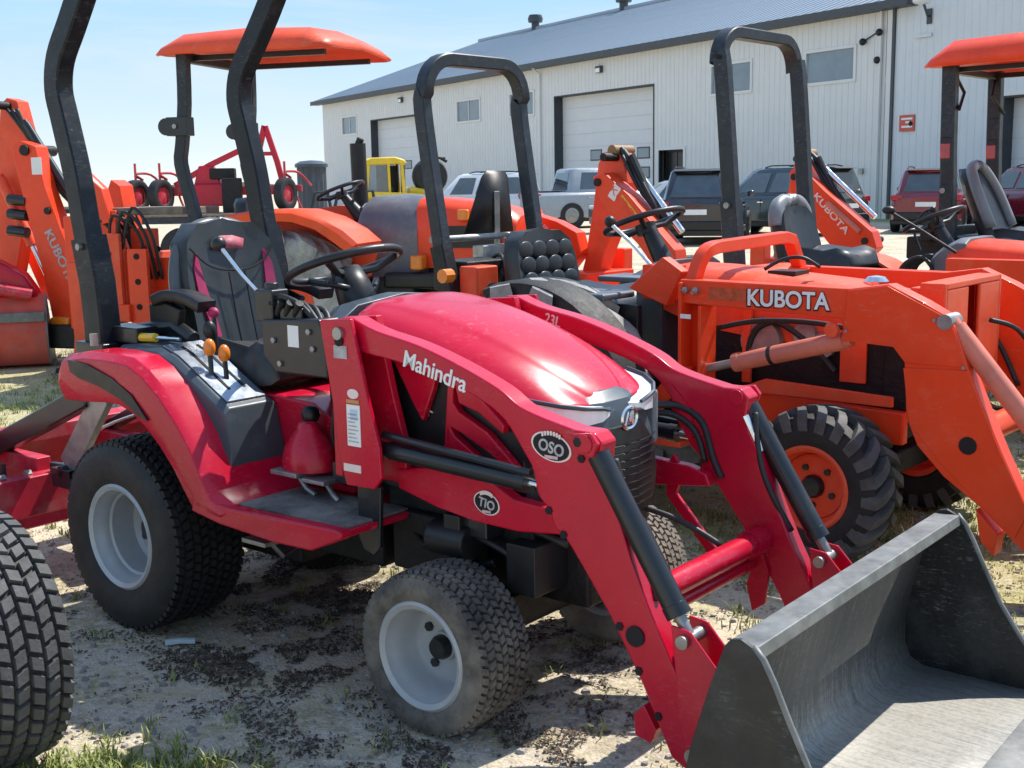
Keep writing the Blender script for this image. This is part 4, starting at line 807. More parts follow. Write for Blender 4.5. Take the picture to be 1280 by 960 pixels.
    for s in (-1, 1):
        b = MB(); b.lathe([(.09, -.02), (.10, 0), (.09, .02), (.03, .025)], 20, (1.22, s * .245, .80)); b.lathe([(.05, -.02), (.055, .02)], 16, (1.42, s * .245, .84)); b.cyl((1.5, s * .2, .80), (1.5, s * .26, .80), .05); b.build('engine_pulley', STL, T, sharp=40)
        b = MB(); b.tube(smooth_path([(1.15, s * .25, .70), (1.20, s * .27, .84), (1.30, s * .26, .88), (1.45, s * .26, .80), (1.55, s * .25, .70)], 4), .014, 8); b.build('coolant_hose', HOSE, T)
        MB().box(1.14, 1.18, s * .25, s * .27, .62, .94).build('side_bracket', ORG2, T, bevel=.004); MB().box(1.57, 1.68, s * .235, s * .25, .66, .84).build('side_bracket', ORG2, T, bevel=.004)
    # loader
    arm = [(.98, 1.062), (1.72, 1.056), (1.87, 1.078), (2.0, 1.022), (2.095, .972), (2.125, .925), (2.17, .80), (2.235, .655), (2.30, .515), (2.395, .33), (2.57, .12), (2.52, .07), (2.39, .175), (2.24, .305), (2.10, .40), (2.0, .50), (1.955, .60), (1.94, .80), (1.90, .855), (1.71, .865), (1.69, .942), (.98, .965)]
    for s in (-1, 1):
        b = MB(); b.prism(arm, s * .42, s * .50); la = b.build('loader_arm', ORG, T, bevel=.006)
        b = MB(); b.prism([(1.70, .862), (1.72, 1.05), (1.87, 1.073), (2.09, .97), (2.12, .925), (2.165, .80), (1.945, .80), (1.90, .853)], s * .50, s * .506); b.build('arm_gusset', ORG, la, bevel=.002)
        b = MB(); b.prism([(1.94, .78), (2.17, .79), (2.30, .51), (2.40, .32), (2.36, .22), (2.10, .44), (1.97, .58)], s * .50, s * .505); b.build('arm_gusset', ORG, la, bevel=.002)
        MB().cyl((2.185, s * .49, .525), (2.185, s * .508, .525), .032).build('pin_bore', INK, la)
        b = MB(); b.box(.985, 1.09, s * .40, s * .43, .40, 1.055); b.box(.985, 1.0, s * .40, s * .52, .40, 1.05); b.box(1.08, 1.095, s * .40, s * .52, .40, .96); b.box(.96, 1.12, s * .25, s * .45, .40, .55); b.build('loader_post', ORG, T, bevel=.004)
        b = MB(); b.prism([(1.0, .60), (1.87, .575), (1.87, .45), (1.0, .42)], s * .27, s * .32); b.build('frame_rail', ORG, T, bevel=.008)
        b = MB(); b.prism([(1.05, .56), (1.30, .66), (1.84, .64), (1.84, .60), (1.30, .60)], s * .34, s * .36); b.build('side_guard', ORG2, T, bevel=.004)
        b = MB(); b.prism([(.72, .40), (.735, .47), (.95, .70), (1.02, .70), (1.02, .40), (.96, .40), (.96, .60), (.83, .46), (.96, .46), (.96, .40)], s * .44, s * .47); b.build('step_bracket', ORG, T, bevel=.003)
        b = MB(); b.box(.80, 1.0, s * .34, s * .52, .36, .385); b.build('step', ORG2, T, bevel=.004)
        cylinder('lift_cylinder', T, (1.72, s * .46, .865), (1.08, s * .46, .695), .036, PINK, STL, .78)
        MB().cyl((1.38, s * .46, .775), (1.395, s * .46, .779), .039).build('hose_clamp', BLK, T)
        cylinder('bucket_cylinder', T, (2.085, s * .455, .955), (2.56, s * .455, .40), .036, PINK, CHR, .85)
        b = MB(); b.lathe([(.028, -.05), (.028, .05)], 12, (2.085, s * .46, .955)); b.build('pivot_pin', STL, T)
        bolts(T, [(1.015, 1.02), (1.065, 1.02)], .014, s * .51, s * .01); bolts(T, [(1.66, .90)], .03, s * .508, s * .01, ORG2, 'pin_boss')
        rect_plate(T, 'decal', YEL, 1.012, .62, .06, .035, s * .523, 0, s * .002); rect_plate(T, 'decal', WHITE, 1.014, .575, .055, .035, s * .523, 0, s * .002)
        for x, z in ((1.05, 1.01), (1.72, .90), (2.05, .96), (2.16, .80)): MB().lathe([(.007, -.004), (.005, .012), (.002, .013)], 6, (x, s * .512, z)).build('grease_fitting', STL, T)
        rect_plate(T, 'decal', WHITE, 1.0, .905, .05, .018, s * .523, 0, s * .002)
        hose(T, [(1.10, s * .40, .86), (1.3, s * .38, .90), (1.6, s * .38, .90), (1.9, s * .40, .84), (2.05, s * .40, .60)], .011)
        b = MB(); b.prism([(2.30, .22), (2.22, .30), (2.24, .19), (2.29, .14)], s * .42, s * .50); b.build('stop_block', ORG, T, bevel=.004)
    rect_plate(T, 'decal', mat('faded model decal', (.50, .08, .02), .5, var=.3, vscale=40), 1.12, .985, .17, .05, -.502)
    o = text('KUBOTA', 'lettering', INK, T, (1.294, -.5025, .965), .358, .074, -.0, offset=.055); o = text('KUBOTA', 'lettering', WHITE, T, (1.300, -.5045, .971), .348, .067, -.0, offset=.022)
    b = MB(); b.tube(smooth_path([(1.01, -.44, 1.05), (1.02, -.42, 1.12), (1.03, -.38, 1.17), (1.03, -.30, 1.185)], 3) + [Vector((1.03, .27, 1.20))] + smooth_path([(1.03, .34, 1.185), (1.02, .40, 1.12), (1.02, .45, 1.05)], 3), .034, 8, rect=(.026, .026), ref=(1, 0, 0)); b.build('loader_hoop', ORG, T, sharp=40)
    b = MB(); b.cyl((2.13, -.42, .52), (2.13, .42, .52), .05, 14); b.build('cross_tube', ORG, T)
    b = MB(); b.box(1.86, 1.90, -.28, .28, .60, 1.05); b.box(1.90, 2.0, -.29, -.27, .60, 1.07); b.box(1.90, 2.0, .27, .29, .60, 1.07); b.box(1.90, 2.0, -.27, .27, 1.045, 1.07); b.box(1.985, 2.0, -.27, -.06, .60, 1.045); b.box(1.985, 2.0, .06, .27, .60, 1.045); b.build('grille_guard', ORG2, T, bevel=.006)
    hose(T, [(1.4, -.1, 1.10), (1.34, -.14, 1.14), (1.26, -.16, 1.13), (1.2, -.2, 1.09)], .008); hose(T, [(2.02, .12, .9), (2.1, .2, .86), (2.15, .3, .74), (2.2, .38, .6)], .010); hose(T, [(2.0, -.1, .85), (2.06, 0, .6), (2.1, .15, .55)], .010)
    b = MB(); b.prism([(2.52, .14), (2.56, .42), (2.64, .52), (2.70, .50), (2.66, .3), (2.62, .10), (2.9, .05), (2.9, .03), (2.56, .03)], -.70, .70); b.build('bucket', BUCKS, T, bevel=.004)
    return T
LT = orange_loader_tractor()

def canopy(T, x0, x1, w, z0, z1, m):
    b = MB(); secs = []
    for x, k, zt in ((x0 - .04, .90, z0 + .02), (x0 + .02, 1., z0 + (z1 - z0) * .45), (x0 + .16, 1., z1 - .02), ((x0 + x1) / 2, 1., z1), (x1 - .16, 1., z1 - .02), (x1 - .02, 1., z0 + (z1 - z0) * .45), (x1 + .04, .90, z0 + .02)):
        h = w * k; secs.append([(x, -h - .02, z0), (x, -h * .96, z0 + (zt - z0) * .55), (x, -h * .80, zt - .01), (x, 0, zt + .015), (x, h * .80, zt - .01), (x, h * .96, z0 + (zt - z0) * .55), (x, h + .02, z0)])
    b.loft(secs, cap=False, closed=False); return b.build('canopy', m, T, solid=.018, sharp=50)

def backhoe_tractor():
    """upright roll bar with a mid grey seat, second in the row"""
    T = thing('backhoe_tractor', 'orange tractor with tall roll bar standing just behind the lettered loader arm', 'tractor', (2.04, 7.94, 0), -.72, 'orange tractors parked in the row')
    base_wheels(T, 1.75, .44, .32, .22, .62, .30, .21, .15, .52, RUB, RUB, ORG2); chassis(T, 1.75, .44)
    for s in (-1, 1): arch_fender(T, (0, .44), .49, -s * .34, 15, 160, s * .80, ORG2, lip=.06)
    MB().box(-.28, .25, -.22, .22, .75, .92).build('seat_base', BLK, T, bevel=.02)
    seat(T, -.12, .97, .48, .34, .10, VINYL, depth=.42)
    b = MB(); b.tube(smooth_path([(-.21, -.20, 1.16), (-.22, -.19, 1.25), (-.23, -.10, 1.31), (-.23, .10, 1.31), (-.22, .19, 1.25), (-.21, .20, 1.16)], 4), .05, 10); b.build('headrest_bolster', VINYLG, T, sharp=None)
    rops_hoop(T, [(-.32, .75), (-.35, 1.1), (-.375, 1.35), (-.45, 2.2), (-.48, 2.40)], .50, SLATE, (.05, .036), rad=.20)
    for s in (-1, 1):
        b = MB(); b.tube([(-.33, s * .50, .80), (-.36, s * .50, 1.15), (-.38, s * .50, 1.33)], .05, rect=(.06, .046), ref=(1, 0, 0)); b.build('roll_bar_socket', SLATE, T)
        MB().cyl((-.37, s * .43, 1.30), (-.37, s * .57, 1.30), .02).build('hinge_pin', STL, T)
    st = [(.95, 1.03, .98, .85, .19, .26), (1.05, 1.09, 1.03, .80, .2, .27), (1.4, 1.07, 1.0, .78, .2, .27), (1.75, 1.04, .97, .78, .19, .265), (1.95, .99, .94, .78, .17, .24)]
    simple_hood(T, st, ORG)
    b = MB(); b.loft([[(x, -w, zb), (x, -w, zt - .03), (x, -w * .7, zt), (x, w * .7, zt), (x, w, zt - .03), (x, w, zb)] for x, zt, zb, w in ((.80, .98, .66, .14), (.88, 1.04, .66, .20), (1.0, 1.10, .66, .25), (1.06, 1.10, .66, .26))]); b.build('dash', COWL, T, bevel=.008)
    b = MB(); b.tube([(.88, 0, 1.0), (.77, 0, 1.19)], [.05, .03], 12); b.build('steering_column', BLK, T)
    steering_wheel(T, (.76, 0, 1.20), .185, .42)
    b = MB(); b.tube([(1.02, -.30, 1.02), (.80, -.30, 1.15), (.61, -.30, 1.255)], .010, 8); o = b.build('joystick', RUB, T); MB().ball((.60, -.30, 1.265), .032, 12, 8, (1.3, 1, .8)).build('knob', BLK, o)
    b = MB(); b.tube(smooth_path([(.62, .15, 1.0), (.56, .18, 1.14), (.62, .2, 1.24), (.66, .2, 1.25)], 3), .009, 8); b.ball((.67, .2, 1.255), .022); b.build('throttle_lever', BLK, T)
    arm = [(1.05, 1.0), (1.75, 1.0), (1.95, 1.02), (2.15, .92), (2.25, .70), (2.55, .15), (2.42, .1), (2.05, .66), (1.95, .84), (1.05, .90)]
    for s in (-1, 1):
        b = MB(); b.prism(arm, s * .44, s * .53); b.build('loader_arm', ORG, T, bevel=.006)
        b = MB(); b.box(1.05, 1.18, s * .38, s * .43, .42, .99); b.build('loader_post', ORG, T, bevel=.006)
        cylinder('bucket_cylinder', T, (2.13, s * .49, .90), (2.55, s * .49, .40), .036, PINK, CHR, .85); cylinder('lift_cylinder', T, (1.75, s * .48, .84), (1.15, s * .48, .62), .034, PINK, STL, .78)
    b = MB(); b.cyl((2.2, -.44, .52), (2.2, .44, .52), .05); b.build('cross_tube', ORG, T)
    MB().box(1.98, 2.04, -.28, .28, .60, 1.0).build('grille_guard', ORG2, T, bevel=.02)
    for k in range(5): hose(T, [(.62, -.2 + .06 * k, .75), (.66, -.22 + .06 * k, .92), (.78, -.2 + .08 * k, .98), (.86, -.15 + .06 * k, .85)], .012)
    b = MB(); b.box(.50, .78, -.20, .12, .70, .82); b.build('pedal_cluster', BLK, T, bevel=.02)
    return T
BT = backhoe_tractor()
def right_canopy_tractor():
    T = thing('canopy_tractor', 'orange tractor with an orange sun canopy and folded seat at the right edge', 'tractor', (4.15, 9.79, 0), -.72, 'orange tractors parked in the row')
    base_wheels(T, 1.7, .46, .33, .22, .62, .31, .22, .15, .52, RUB, RUB, ORG2); chassis(T, 1.7, .46)
    for s in (-1, 1):
        arch_fender(T, (0, .46), .51, -s * .34, 15, 160, s * .79, BLK, lip=.06)
        b = MB(); b.tube([(-.38, s * .5, .7), (-.41, s * .5, 1.2), (-.43, s * .5, 1.7), (-.44, s * .5, 2.33)], .05, rect=(.055, .045), ref=(1, 0, 0)); b.build('roll_bar', SLATE, T)
        b = MB(); b.box(-.47, -.37, s * .5 - .06, s * .5 + .06, 1.15, 1.40); b.build('roll_bar_socket', SLATE, T, bevel=.008); b = MB(); b.box(-.475, -.385, s * .5 - .055, s * .5 + .055, 1.76, 1.94); b.build('hinge_clamp', SLATE, T, bevel=.008)
        MB().cyl((-.44, s * .43, 1.35), (-.44, s * .57, 1.35), .022).build('hinge_pin', STL, T)
        b = MB(); b.box(-.48, -.40, s * .5 - .05, s * .5 + .05, 1.60, 1.72); b.build('tail_lamp', TAIL, T, bevel=.008)
        b = MB(); b.tube([(-.43, s * .47, 2.28), (-.40, s * .30, 2.12), (-.36, s * .5, 1.98)], .014, 8); b.build('canopy_brace', BLK, T)
    canopy(T, -.58, .95, .62, 2.31, 2.53, ORG)
    b = MB(); b.box(-.50, .85, -.45, -.41, 2.27, 2.31); b.box(-.50, .85, .41, .45, 2.27, 2.31); b.box(-.47, -.41, -.41, .41, 2.26, 2.31); b.build('canopy_frame', BLK, T)
    MB().box(-.30, .25, -.22, .22, .75, .92).build('seat_base', BLK, T, bevel=.02)
    seat(T, -.16, .99, .50, .56, .26, VINYL, depth=.42)
    b = MB(); b.tube(smooth_path([(-.16, -.235, 1.05), (-.28, -.225, 1.32), (-.37, -.15, 1.50), (-.39, 0, 1.55), (-.37, .15, 1.50), (-.28, .225, 1.32), (-.16, .235, 1.05)], 3), .045, 10); b.build('headrest_bolster', VINYLG, T, sharp=None)
    st = [(.85, 1.06, 1.0, .85, .2, .27), (1.0, 1.08, 1.02, .80, .2, .28), (1.4, 1.06, 1.0, .78, .2, .28), (1.9, 1.0, .95, .78, .18, .26)]
    simple_hood(T, st, ORG); MB().box(.72, .9, -.25, .25, .66, 1.05).build('dash', COWL, T, bevel=.03)
    b = MB(); b.tube([(.78, 0, 1.0), (.64, 0, 1.2)], .03, 10); b.build('steering_column', BLK, T); steering_wheel(T, (.63, 0, 1.21), .19, .4)
    b = MB(); b.box(-.75, -.3, -.5, .5, .8, .98); b.box(-.6, -.5, -.6, .6, .95, 1.05); b.build('hitch_frame', ENG, T, bevel=.015)
    return T
RCT = right_canopy_tractor()
def left_canopy_tractor():
    T = thing('canopy_tractor', 'orange tractor with curved orange canopy and grey cowl behind the red tractor seat', 'tractor', (-1.5, 9.57, 0), -.3, 'orange tractors parked in the row')
    for s in (-1, 1):
        wheel(T, (.06, s * .66, .57), .575, .36, .27, 'lug', RUBC, ORG2, .10, s, hub=.06, n=12, rot=.1)
        wheel(T, (1.75, s * .55, .36), .36, .24, .18, 'lug', RUB, ORG2, .07, s, hub=.045, n=12, rot=.7)
    chassis(T, 1.75, .57)
    b = MB()
    for s in (-1, 1):
        pts = [(-.58, .98), (-.50, 1.15), (-.32, 1.27), (-.05, 1.305), (.22, 1.30), (.43, 1.24), (.60, 1.15), (.71, 1.06)]
        inn = [(-.50, .96), (-.42, 1.09), (-.28, 1.19), (-.05, 1.225), (.20, 1.215), (.38, 1.16), (.52, 1.07), (.62, 1.0)]
        b = MB(); secs = []
        for (x, z), (xi, zi) in zip(pts, inn): secs.append([(xi, s * .86, zi), (x * .7 + xi * .3, s * .885, z * .7 + zi * .3), (x, s * .86, z), (x, s * .44, z), (xi, s * .43, zi - .02), (xi, s * .45, zi - .04), (x, s * .46, z - .03), (x, s * .84, z - .03)])
        b.loft(secs); b.build('fender', ORG2, T, sharp=50)
        b = MB(); b.prism(pts + [(.62, .8), (.3, .7), (-.4, .7)], s * .43, s * .45); b.build('fender_panel', ORG2, T)
        b = MB(); b.tube(smooth_path([(-.70, s * .5, .85), (-.78, s * .5, 1.15), (-.84, s * .5, 1.40), (-.90, s * .5, 1.65), (-.88, s * .5, 1.80), (-.84, s * .5, 2.1), (-.83, s * .5, 2.46)], 3), .045, rect=(.045, .036), ref=(1, 0, 0)); b.build('roll_bar', SLATE, T)
        b = MB(); b.box(-.98, -.80, s * .5 - .055, s * .5 + .055, 1.86, 2.0); b.cyl((-.99, s * .5 - .05, 1.93), (-.99, s * .5 + .05, 1.93), .065, 16); b.build('hinge_clamp', BLKM, T, bevel=.005)
        MB().cyl((-.90, s * .43, 1.93), (-.90, s * .57, 1.93), .018).build('hinge_pin', STL, T)
    b = MB(); b.tube([(-.83, -.5, 2.44), (-.83, .5, 2.44)], .04, rect=(.036, .036), ref=(1, 0, 0)); b.build('roll_bar', SLATE, T)
    canopy(T, -.98, .38, .60, 2.455, 2.63, ORG2)
    b = MB(); b.box(-.90, .30, -.42, -.38, 2.42, 2.46); b.box(-.90, .30, .38, .42, 2.42, 2.46); b.build('canopy_frame', BLK, T)
    MB().box(-.62, -.1, -.24, .24, .8, 1.0).build('seat_base', BLK, T, bevel=.02); seat(T, -.50, 1.05, .48, .36, .1, VINYL, depth=.42)
    b = MB(); b.tube([(.36, 0, 1.22), (.20, 0, 1.41)], [.06, .03], 12); b.build('steering_column', BLK, T); steering_wheel(T, (.19, 0, 1.43), .19, .36, SLATE)
    b = MB()
    secs = []
    for x, zt, hw in ((.44, 1.34, .28), (.50, 1.385, .305), (.75, 1.395, .31), (.945, 1.385, .31)):
        secs.append([(x, hw * math.sin(q) if abs(math.sin(q)) < .98 else hw * math.sin(q), (zt - .30) + .30 * math.cos(q)) for q in [(-100 + 200 * k / 14) * PI / 180 for k in range(15)]] + [(x, hw * .95, .78), (x, -hw * .95, .78)])
    b.loft(secs); cw = b.build('cowl', COWL, T, sharp=40)
    b = MB(); secs = []
    for q, xx in ((.20, .435), (.215, .42), (.17, .428)): secs.append([(xx, q * math.sin(2 * PI * k / 24), 1.10 + q * 1.1 * math.cos(2 * PI * k / 24)) for k in range(24)])
    b.loft(secs, cap=False); b.build('dash_ring', BLK, cw)
    b = MB(); b.prism([(.43, .9), (.437, .9), (.437, 1.3), (.43, 1.3)], -.18, .18); b.build('dash_panel', BLK, cw)
    for y, z, m in ((-.08, 1.2, WHITE), (.06, 1.2, TAIL), (-.02, 1.08, GREYINK), (.09, 1.08, WHITE)): MB().box(.424, .43, y - .045, y + .045, z - .035, z + .035).build('gauge', m, cw)
    st = [(.945, 1.375, 1.28, .85, .2, .30), (1.15, 1.365, 1.27, .85, .2, .305), (1.4, 1.34, 1.25, .85, .2, .30), (1.62, 1.29, 1.2, .85, .18, .285), (1.70, 1.23, 1.15, .85, .15, .25)]
    simple_hood(T, st, ORG)
    b = MB(); b.box(1.15, 1.6, -.312, -.30, 1.0, 1.16); b.build('hood_vent', BLK, T)
    b = MB(); b.tube([(.20, .36, 1.2), (.19, .36, 1.80)], .065, 14); b.tube([(.19, .36, 1.78), (.22, .36, 1.84)], .03, 10); b.build('exhaust_stack', BLK, T, sharp=40)
    b = MB(); b.box(.92, 1.02, -.42, -.30, .84, .95); b.build('amber_lamp', AMBER, T, bevel=.02); b = MB(); b.box(1.28, 1.36, -.36, -.30, 1.20, 1.28); b.build('amber_lamp', AMBER, T, bevel=.01)
    for s in (-1, 1):
        arm = [(.95, 1.10), (1.7, 1.08), (2.1, 1.0), (2.3, .8), (2.6, .2), (2.45, .15), (2.1, .75), (1.7, .92), (.95, .96)]
    b = MB(); b.box(.7, 1.2, -.42, -.30, .70, .82); b.box(.6, .95, -.40, -.28, .55, .78); b.build('fuel_tank', BLK, T, bevel=.03)
    b = MB(); b.box(-.85, -.5, -.55, .55, .75, .95); b.build('hitch_frame', ENG, T, bevel=.02)
    return T
LCT = left_canopy_tractor()

# ------------------------------------------------------------------ backhoe attachments standing folded behind the tractors
def arm_poly(T, name, pts, y, hw, m, bev=.008): 
    b = MB(); b.prism(pts, y - hw, y + hw); return b.build(name, m, T, bevel=bev)
def backhoe_left():
    T = thing('backhoe', 'orange backhoe with folded boom at the left edge, lettering on its dipper arm', 'backhoe', (-1.5, 9.57, 0), -.3, 'backhoes folded up behind the tractors')
    arm_poly(T, 'boom', [(-2.95, 2.20), (-2.88, 2.25), (-2.78, 2.22), (-2.72, 1.95), (-2.66, 1.6), (-2.80, 1.2), (-2.98, .62), (-3.25, .55), (-3.12, 1.2), (-3.02, 1.8)], .10, .075, ORG2)
    dp = arm_poly(T, 'dipper', [(-2.72, 1.84), (-2.62, 1.88), (-2.48, 1.83), (-2.42, 1.50), (-2.25, 1.02), (-2.03, .44), (-2.10, .36), (-2.44, .38), (-2.50, .78), (-2.62, 1.3)], -.09, .08, ORG)
    text('KUBOTA', 'lettering', GREYINK, dp, (-2.455, -.173, 1.12), .50, .085, -1.13, offset=.03)
    for x, z, r in ((-2.87, 2.18, .035), (-2.58, 1.80, .045), (-2.40, 1.30, .03), (-2.2, .5, .04)): MB().cyl((x, -.19, z), (x, .19, z), r).build('pivot_pin', ENG, T)
    cylinder('boom_cylinder', T, (-2.70, .0, 2.05), (-2.05, .0, 1.05), .035, BLKM, CHR, .7)
    cylinder('dipper_cylinder', T, (-2.95, -.06, 1.6), (-2.55, -.06, .75), .045, ORG2, CHR, .7)
    rect_plate(T, 'decal', WHITE, -2.53, 1.60, .10, .14, -.1705)
    for z in (1.40, 1.28, 1.14): MB().cyl((-2.80 - (1.4 - z) * .1, -.14, z), (-2.62 - (1.4 - z) * .1, -.14, z - .02), .045).build('hydraulic_fitting', BLKM, T)
    for k in range(3): hose(T, [(-2.85 + .05 * k, -.02, 2.15), (-2.66, -.01, 1.9 + .03 * k), (-2.45 + .03 * k, .02, 1.5), (-2.1, .05, 1.15 - .06 * k)], .016)
    b = MB(); b.box(-2.05, -1.92, -.45, -.33, .35, 1.26); b.box(-2.05, -1.92, .33, .45, .35, 1.26); b.box(-2.05, -1.95, -.33, .33, .45, .62); b.box(-1.95, -1.45, -.5, .5, .42, .56); b.build('main_frame', ORG, T, bevel=.01)
    b = MB(); b.box(-1.86, -1.52, -.42, -.38, .50, 1.05); b.box(-1.86, -1.82, -.38, .3, .50, 1.05); b.box(-1.60, -1.50, -.40, .3, .56, .95); b.build('operator_console', ORG2, T, bevel=.01)
    arm_poly(T, 'swing_post', [(-2.14, 1.25), (-2.0, 1.55), (-1.92, 1.50), (-1.88, 1.2), (-1.95, .9), (-2.12, .9)], .25, .10, ORG)
    for k in range(5):
        b = MB(); y = -.3 + .12 * k; b.tube([(-1.68, y, 1.0), (-1.72 - .02 * k, y, 1.26)], .009, 6); b.ball((-1.72 - .02 * k, y, 1.27), .024); b.build('control_lever', BLK, T)
    for k in range(6): hose(T, [(-1.9, -.3 + .1 * k, 1.0), (-1.80, -.35 + .1 * k, 1.22), (-1.68, -.3 + .08 * k, 1.1), (-1.62, -.3 + .1 * k, .8)], .014)
    for s in (-1, 1):
        arm_poly(T, 'stabilizer', [(-1.95, .9), (-1.82, .9), (-1.75, .3), (-1.70, .08), (-1.95, .08), (-1.92, .3)], s * .55, .04, ORG2)
        b = MB(); b.box(-2.0, -1.65, s * .65 - .1, s * .65 + .1, .03, .07); b.build('stabilizer_pad', ENG, T, bevel=.01)
    for x, y, z0, z1, w in ((-1.62, -.46, .42, 1.12, .10), (-1.38, -.44, .40, 1.0, .09), (-1.72, -.30, .5, 1.30, .07), (-1.50, -.15, .45, 1.15, .12), (-1.30, -.25, .45, .92, .12)):
        q = MB().box(x - w, x + w, y - .02, y + .02, z0, z1).build('side_plate', ORG2 if x < -1.45 else ORG, T, bevel=.006)
        for k in range(3): MB().cyl((x, y - .022, z0 + .14 + k * .2), (x, y - .028, z0 + .14 + k * .2), .024).build('bore', INK, q)
    for k in range(3): hose(T, [(-1.65 + .06 * k, -.42, 1.0), (-1.58 + .07 * k, -.45 + .03 * k, 1.26 + .03 * (k % 3)), (-1.42 + .06 * k, -.36, 1.12), (-1.36 + .05 * k, -.30, .75)], .013)
    b = MB(); b.box(-1.75, -1.05, -.28, .28, 1.26, 1.32); b.build('deck', STEELW, T, bevel=.01); b = MB(); b.tube([(-2.02, -.30, 1.30), (-1.93, -.30, 1.62), (-1.78, -.30, 1.45), (-1.72, -.30, 1.2)], .03, rect=(.05, .05)); b.build('swing_arm', ORG, T)
    b = MB(); b.box(-2.55, -2.02, -.30, .30, .16, .36); b.build('swing_frame', ENG, T, bevel=.02); arm_poly(T, 'outrigger', [(-2.62, .06), (-2.55, .30), (-2.1, 1.05), (-1.95, 1.1), (-1.98, .95), (-2.40, .22), (-2.45, .06)], .48, .05, ORG2); arm_poly(T, 'outrigger', [(-3.05, .9), (-2.75, 1.15), (-2.45, .7), (-2.40, .35), (-2.6, .30), (-2.9, .55)], .38, .08, ORG)
    b = MB(); b.box(-2.42, -2.22, -.25, -.05, .28, .42); b.build('amber_lamp', AMBER, T, bevel=.03)
    return T
BHL = backhoe_left()
def backhoe_mid(label, loc, yaw, boom, dip, tri, txt):
    T = thing('backhoe', label, 'backhoe', loc, yaw, 'backhoes folded up behind the tractors')
    arm_poly(T, 'boom', boom, .05, .075, ORG2)
    d = arm_poly(T, 'dipper', dip, -.10, .075, ORG)
    if tri: arm_poly(T, 'boom_plate', tri, -.05, .06, ORG)
    bx, bz = boom[0]; ex, ez = dip[3]
    cylinder('dipper_cylinder', T, (bx + .05, .0, bz + .0), (ex - .05, .0, ez + .12), .032, BLKM, CHR, .25, .8)
    for x, z in ((bx + .03, bz - .06), (dip[0][0] + .05, dip[0][1] - .04), (ex - .06, ez - .08)): MB().cyl((x, -.19, z), (x, .15, z), .03).build('pivot_pin', ENG, T)
    b = MB(); b.cyl((bx + .02, -.07, bz - .01), (bx + .02, .17, bz - .01), .04, 12); b.build('boom_cap', mat('brown greased bush', (.30, .17, .07), .6), T)
    b = MB(); b.tube([(bx + .16, -.02, bz - .05), (bx + .32, -.02, bz - .34), (bx + .5, -.02, bz - .55)], .03, 8); b.build('hose_guard', BLK, T)
    for k in range(3): hose(T, [(bx + .1, -.05 + .05 * k, bz - .05), (bx + .24 + .03 * k, -.05, bz - .28), (bx + .42, -.04, bz - .52), (bx + .3, .0, bz - .8)], .014)
    cylinder('boom_cylinder', T, (bx - .13, .05, bz - .3), (bx - .20, .05, bz - .95), .04, BLKM, CHR, .7)
    return T
bm1 = [(-1.66, 1.70), (-1.74, 1.68), (-1.80, 1.60), (-1.85, 1.28), (-1.93, .88), (-2.02, .60), (-1.86, .60), (-1.76, .90), (-1.62, 1.20), (-1.53, 1.45), (-1.58, 1.66)]
dp1 = [(-1.74, 1.50), (-1.64, 1.53), (-1.42, 1.37), (-1.02, .98), (-1.0, .86), (-1.18, .84), (-1.34, 1.02), (-1.64, 1.27)]
tr1 = [(-2.42, 1.32), (-2.36, 1.22), (-2.14, 1.17), (-1.95, 1.09), (-1.90, .93), (-2.05, .78), (-2.30, .80), (-2.40, 1.06)]
BM1 = backhoe_mid('orange folded backhoe with dotted lettering plate between the roll bars', (2.04, 7.94, 0), -.72, bm1, dp1, tr1, '')
text('KUBOTA', 'lettering', CREAM, BM1, (-2.34, -.112, 1.18), .30, .035, -.72); text('KUBOTA', 'lettering', ORG2, BM1, (-1.58, -.177, 1.40), .42, .05, -.80)
rect_plate(BM1, 'decal', WHITE, -1.60, 1.36, .07, .11, -.1765, -.6); rect_plate(BM1, 'decal', YEL, -1.48, 1.36, .40, .014, -.1765, -.82)
for args in ((-1.95, -1.80, .3, .42), (-1.95, -1.80, -.42, -.3)):
    b = MB(); b.box(args[0], args[1], args[2], args[3], .05, .95); b.build('stabilizer', ORG2, BM1, bevel=.01)
b = MB(); b.box(-1.98, -1.70, -.3, .3, .45, .80); b.box(-1.7, -1.0, -.35, .35, .42, .55); b.build('main_frame', ORG, BM1, bevel=.012)
bm2 = [(-1.96, 1.70), (-2.02, 1.66), (-2.06, 1.50), (-2.12, 1.22), (-2.20, .92), (-2.26, .60), (-2.10, .60), (-2.06, .95), (-1.94, 1.25), (-1.86, 1.42), (-1.88, 1.66)]
dp2 = [(-2.0, 1.52), (-1.92, 1.60), (-1.66, 1.36), (-1.20, 1.0), (-1.15, .86), (-1.24, .76), (-1.52, .80), (-1.98, 1.32)]
BM2 = backhoe_mid('orange folded backhoe with white lettering in front of the white trim', (4.15, 9.79, 0), -.72, bm2, dp2, None, '')
text('KUBOTA', 'lettering', CREAM, BM2, (-1.76, -.177, 1.30), .46, .06, -.80, offset=.02)
b = MB(); b.tube([(-1.62, -.185, 1.25), (-1.30, -.185, 1.0)], .025, 8); b.build('hose_guard', PINK, BM2)
for y0 in (.3, -.42):
    b = MB(); b.box(-2.25, -2.1, y0, y0 + .12, .05, .9); b.build('stabilizer', ORG2, BM2, bevel=.01)
b = MB(); b.box(-2.28, -2.0, -.3, .3, .40, .75); b.box(-2.0, -1.0, -.35, .35, .42, .55); b.build('main_frame', ORG, BM2, bevel=.012)

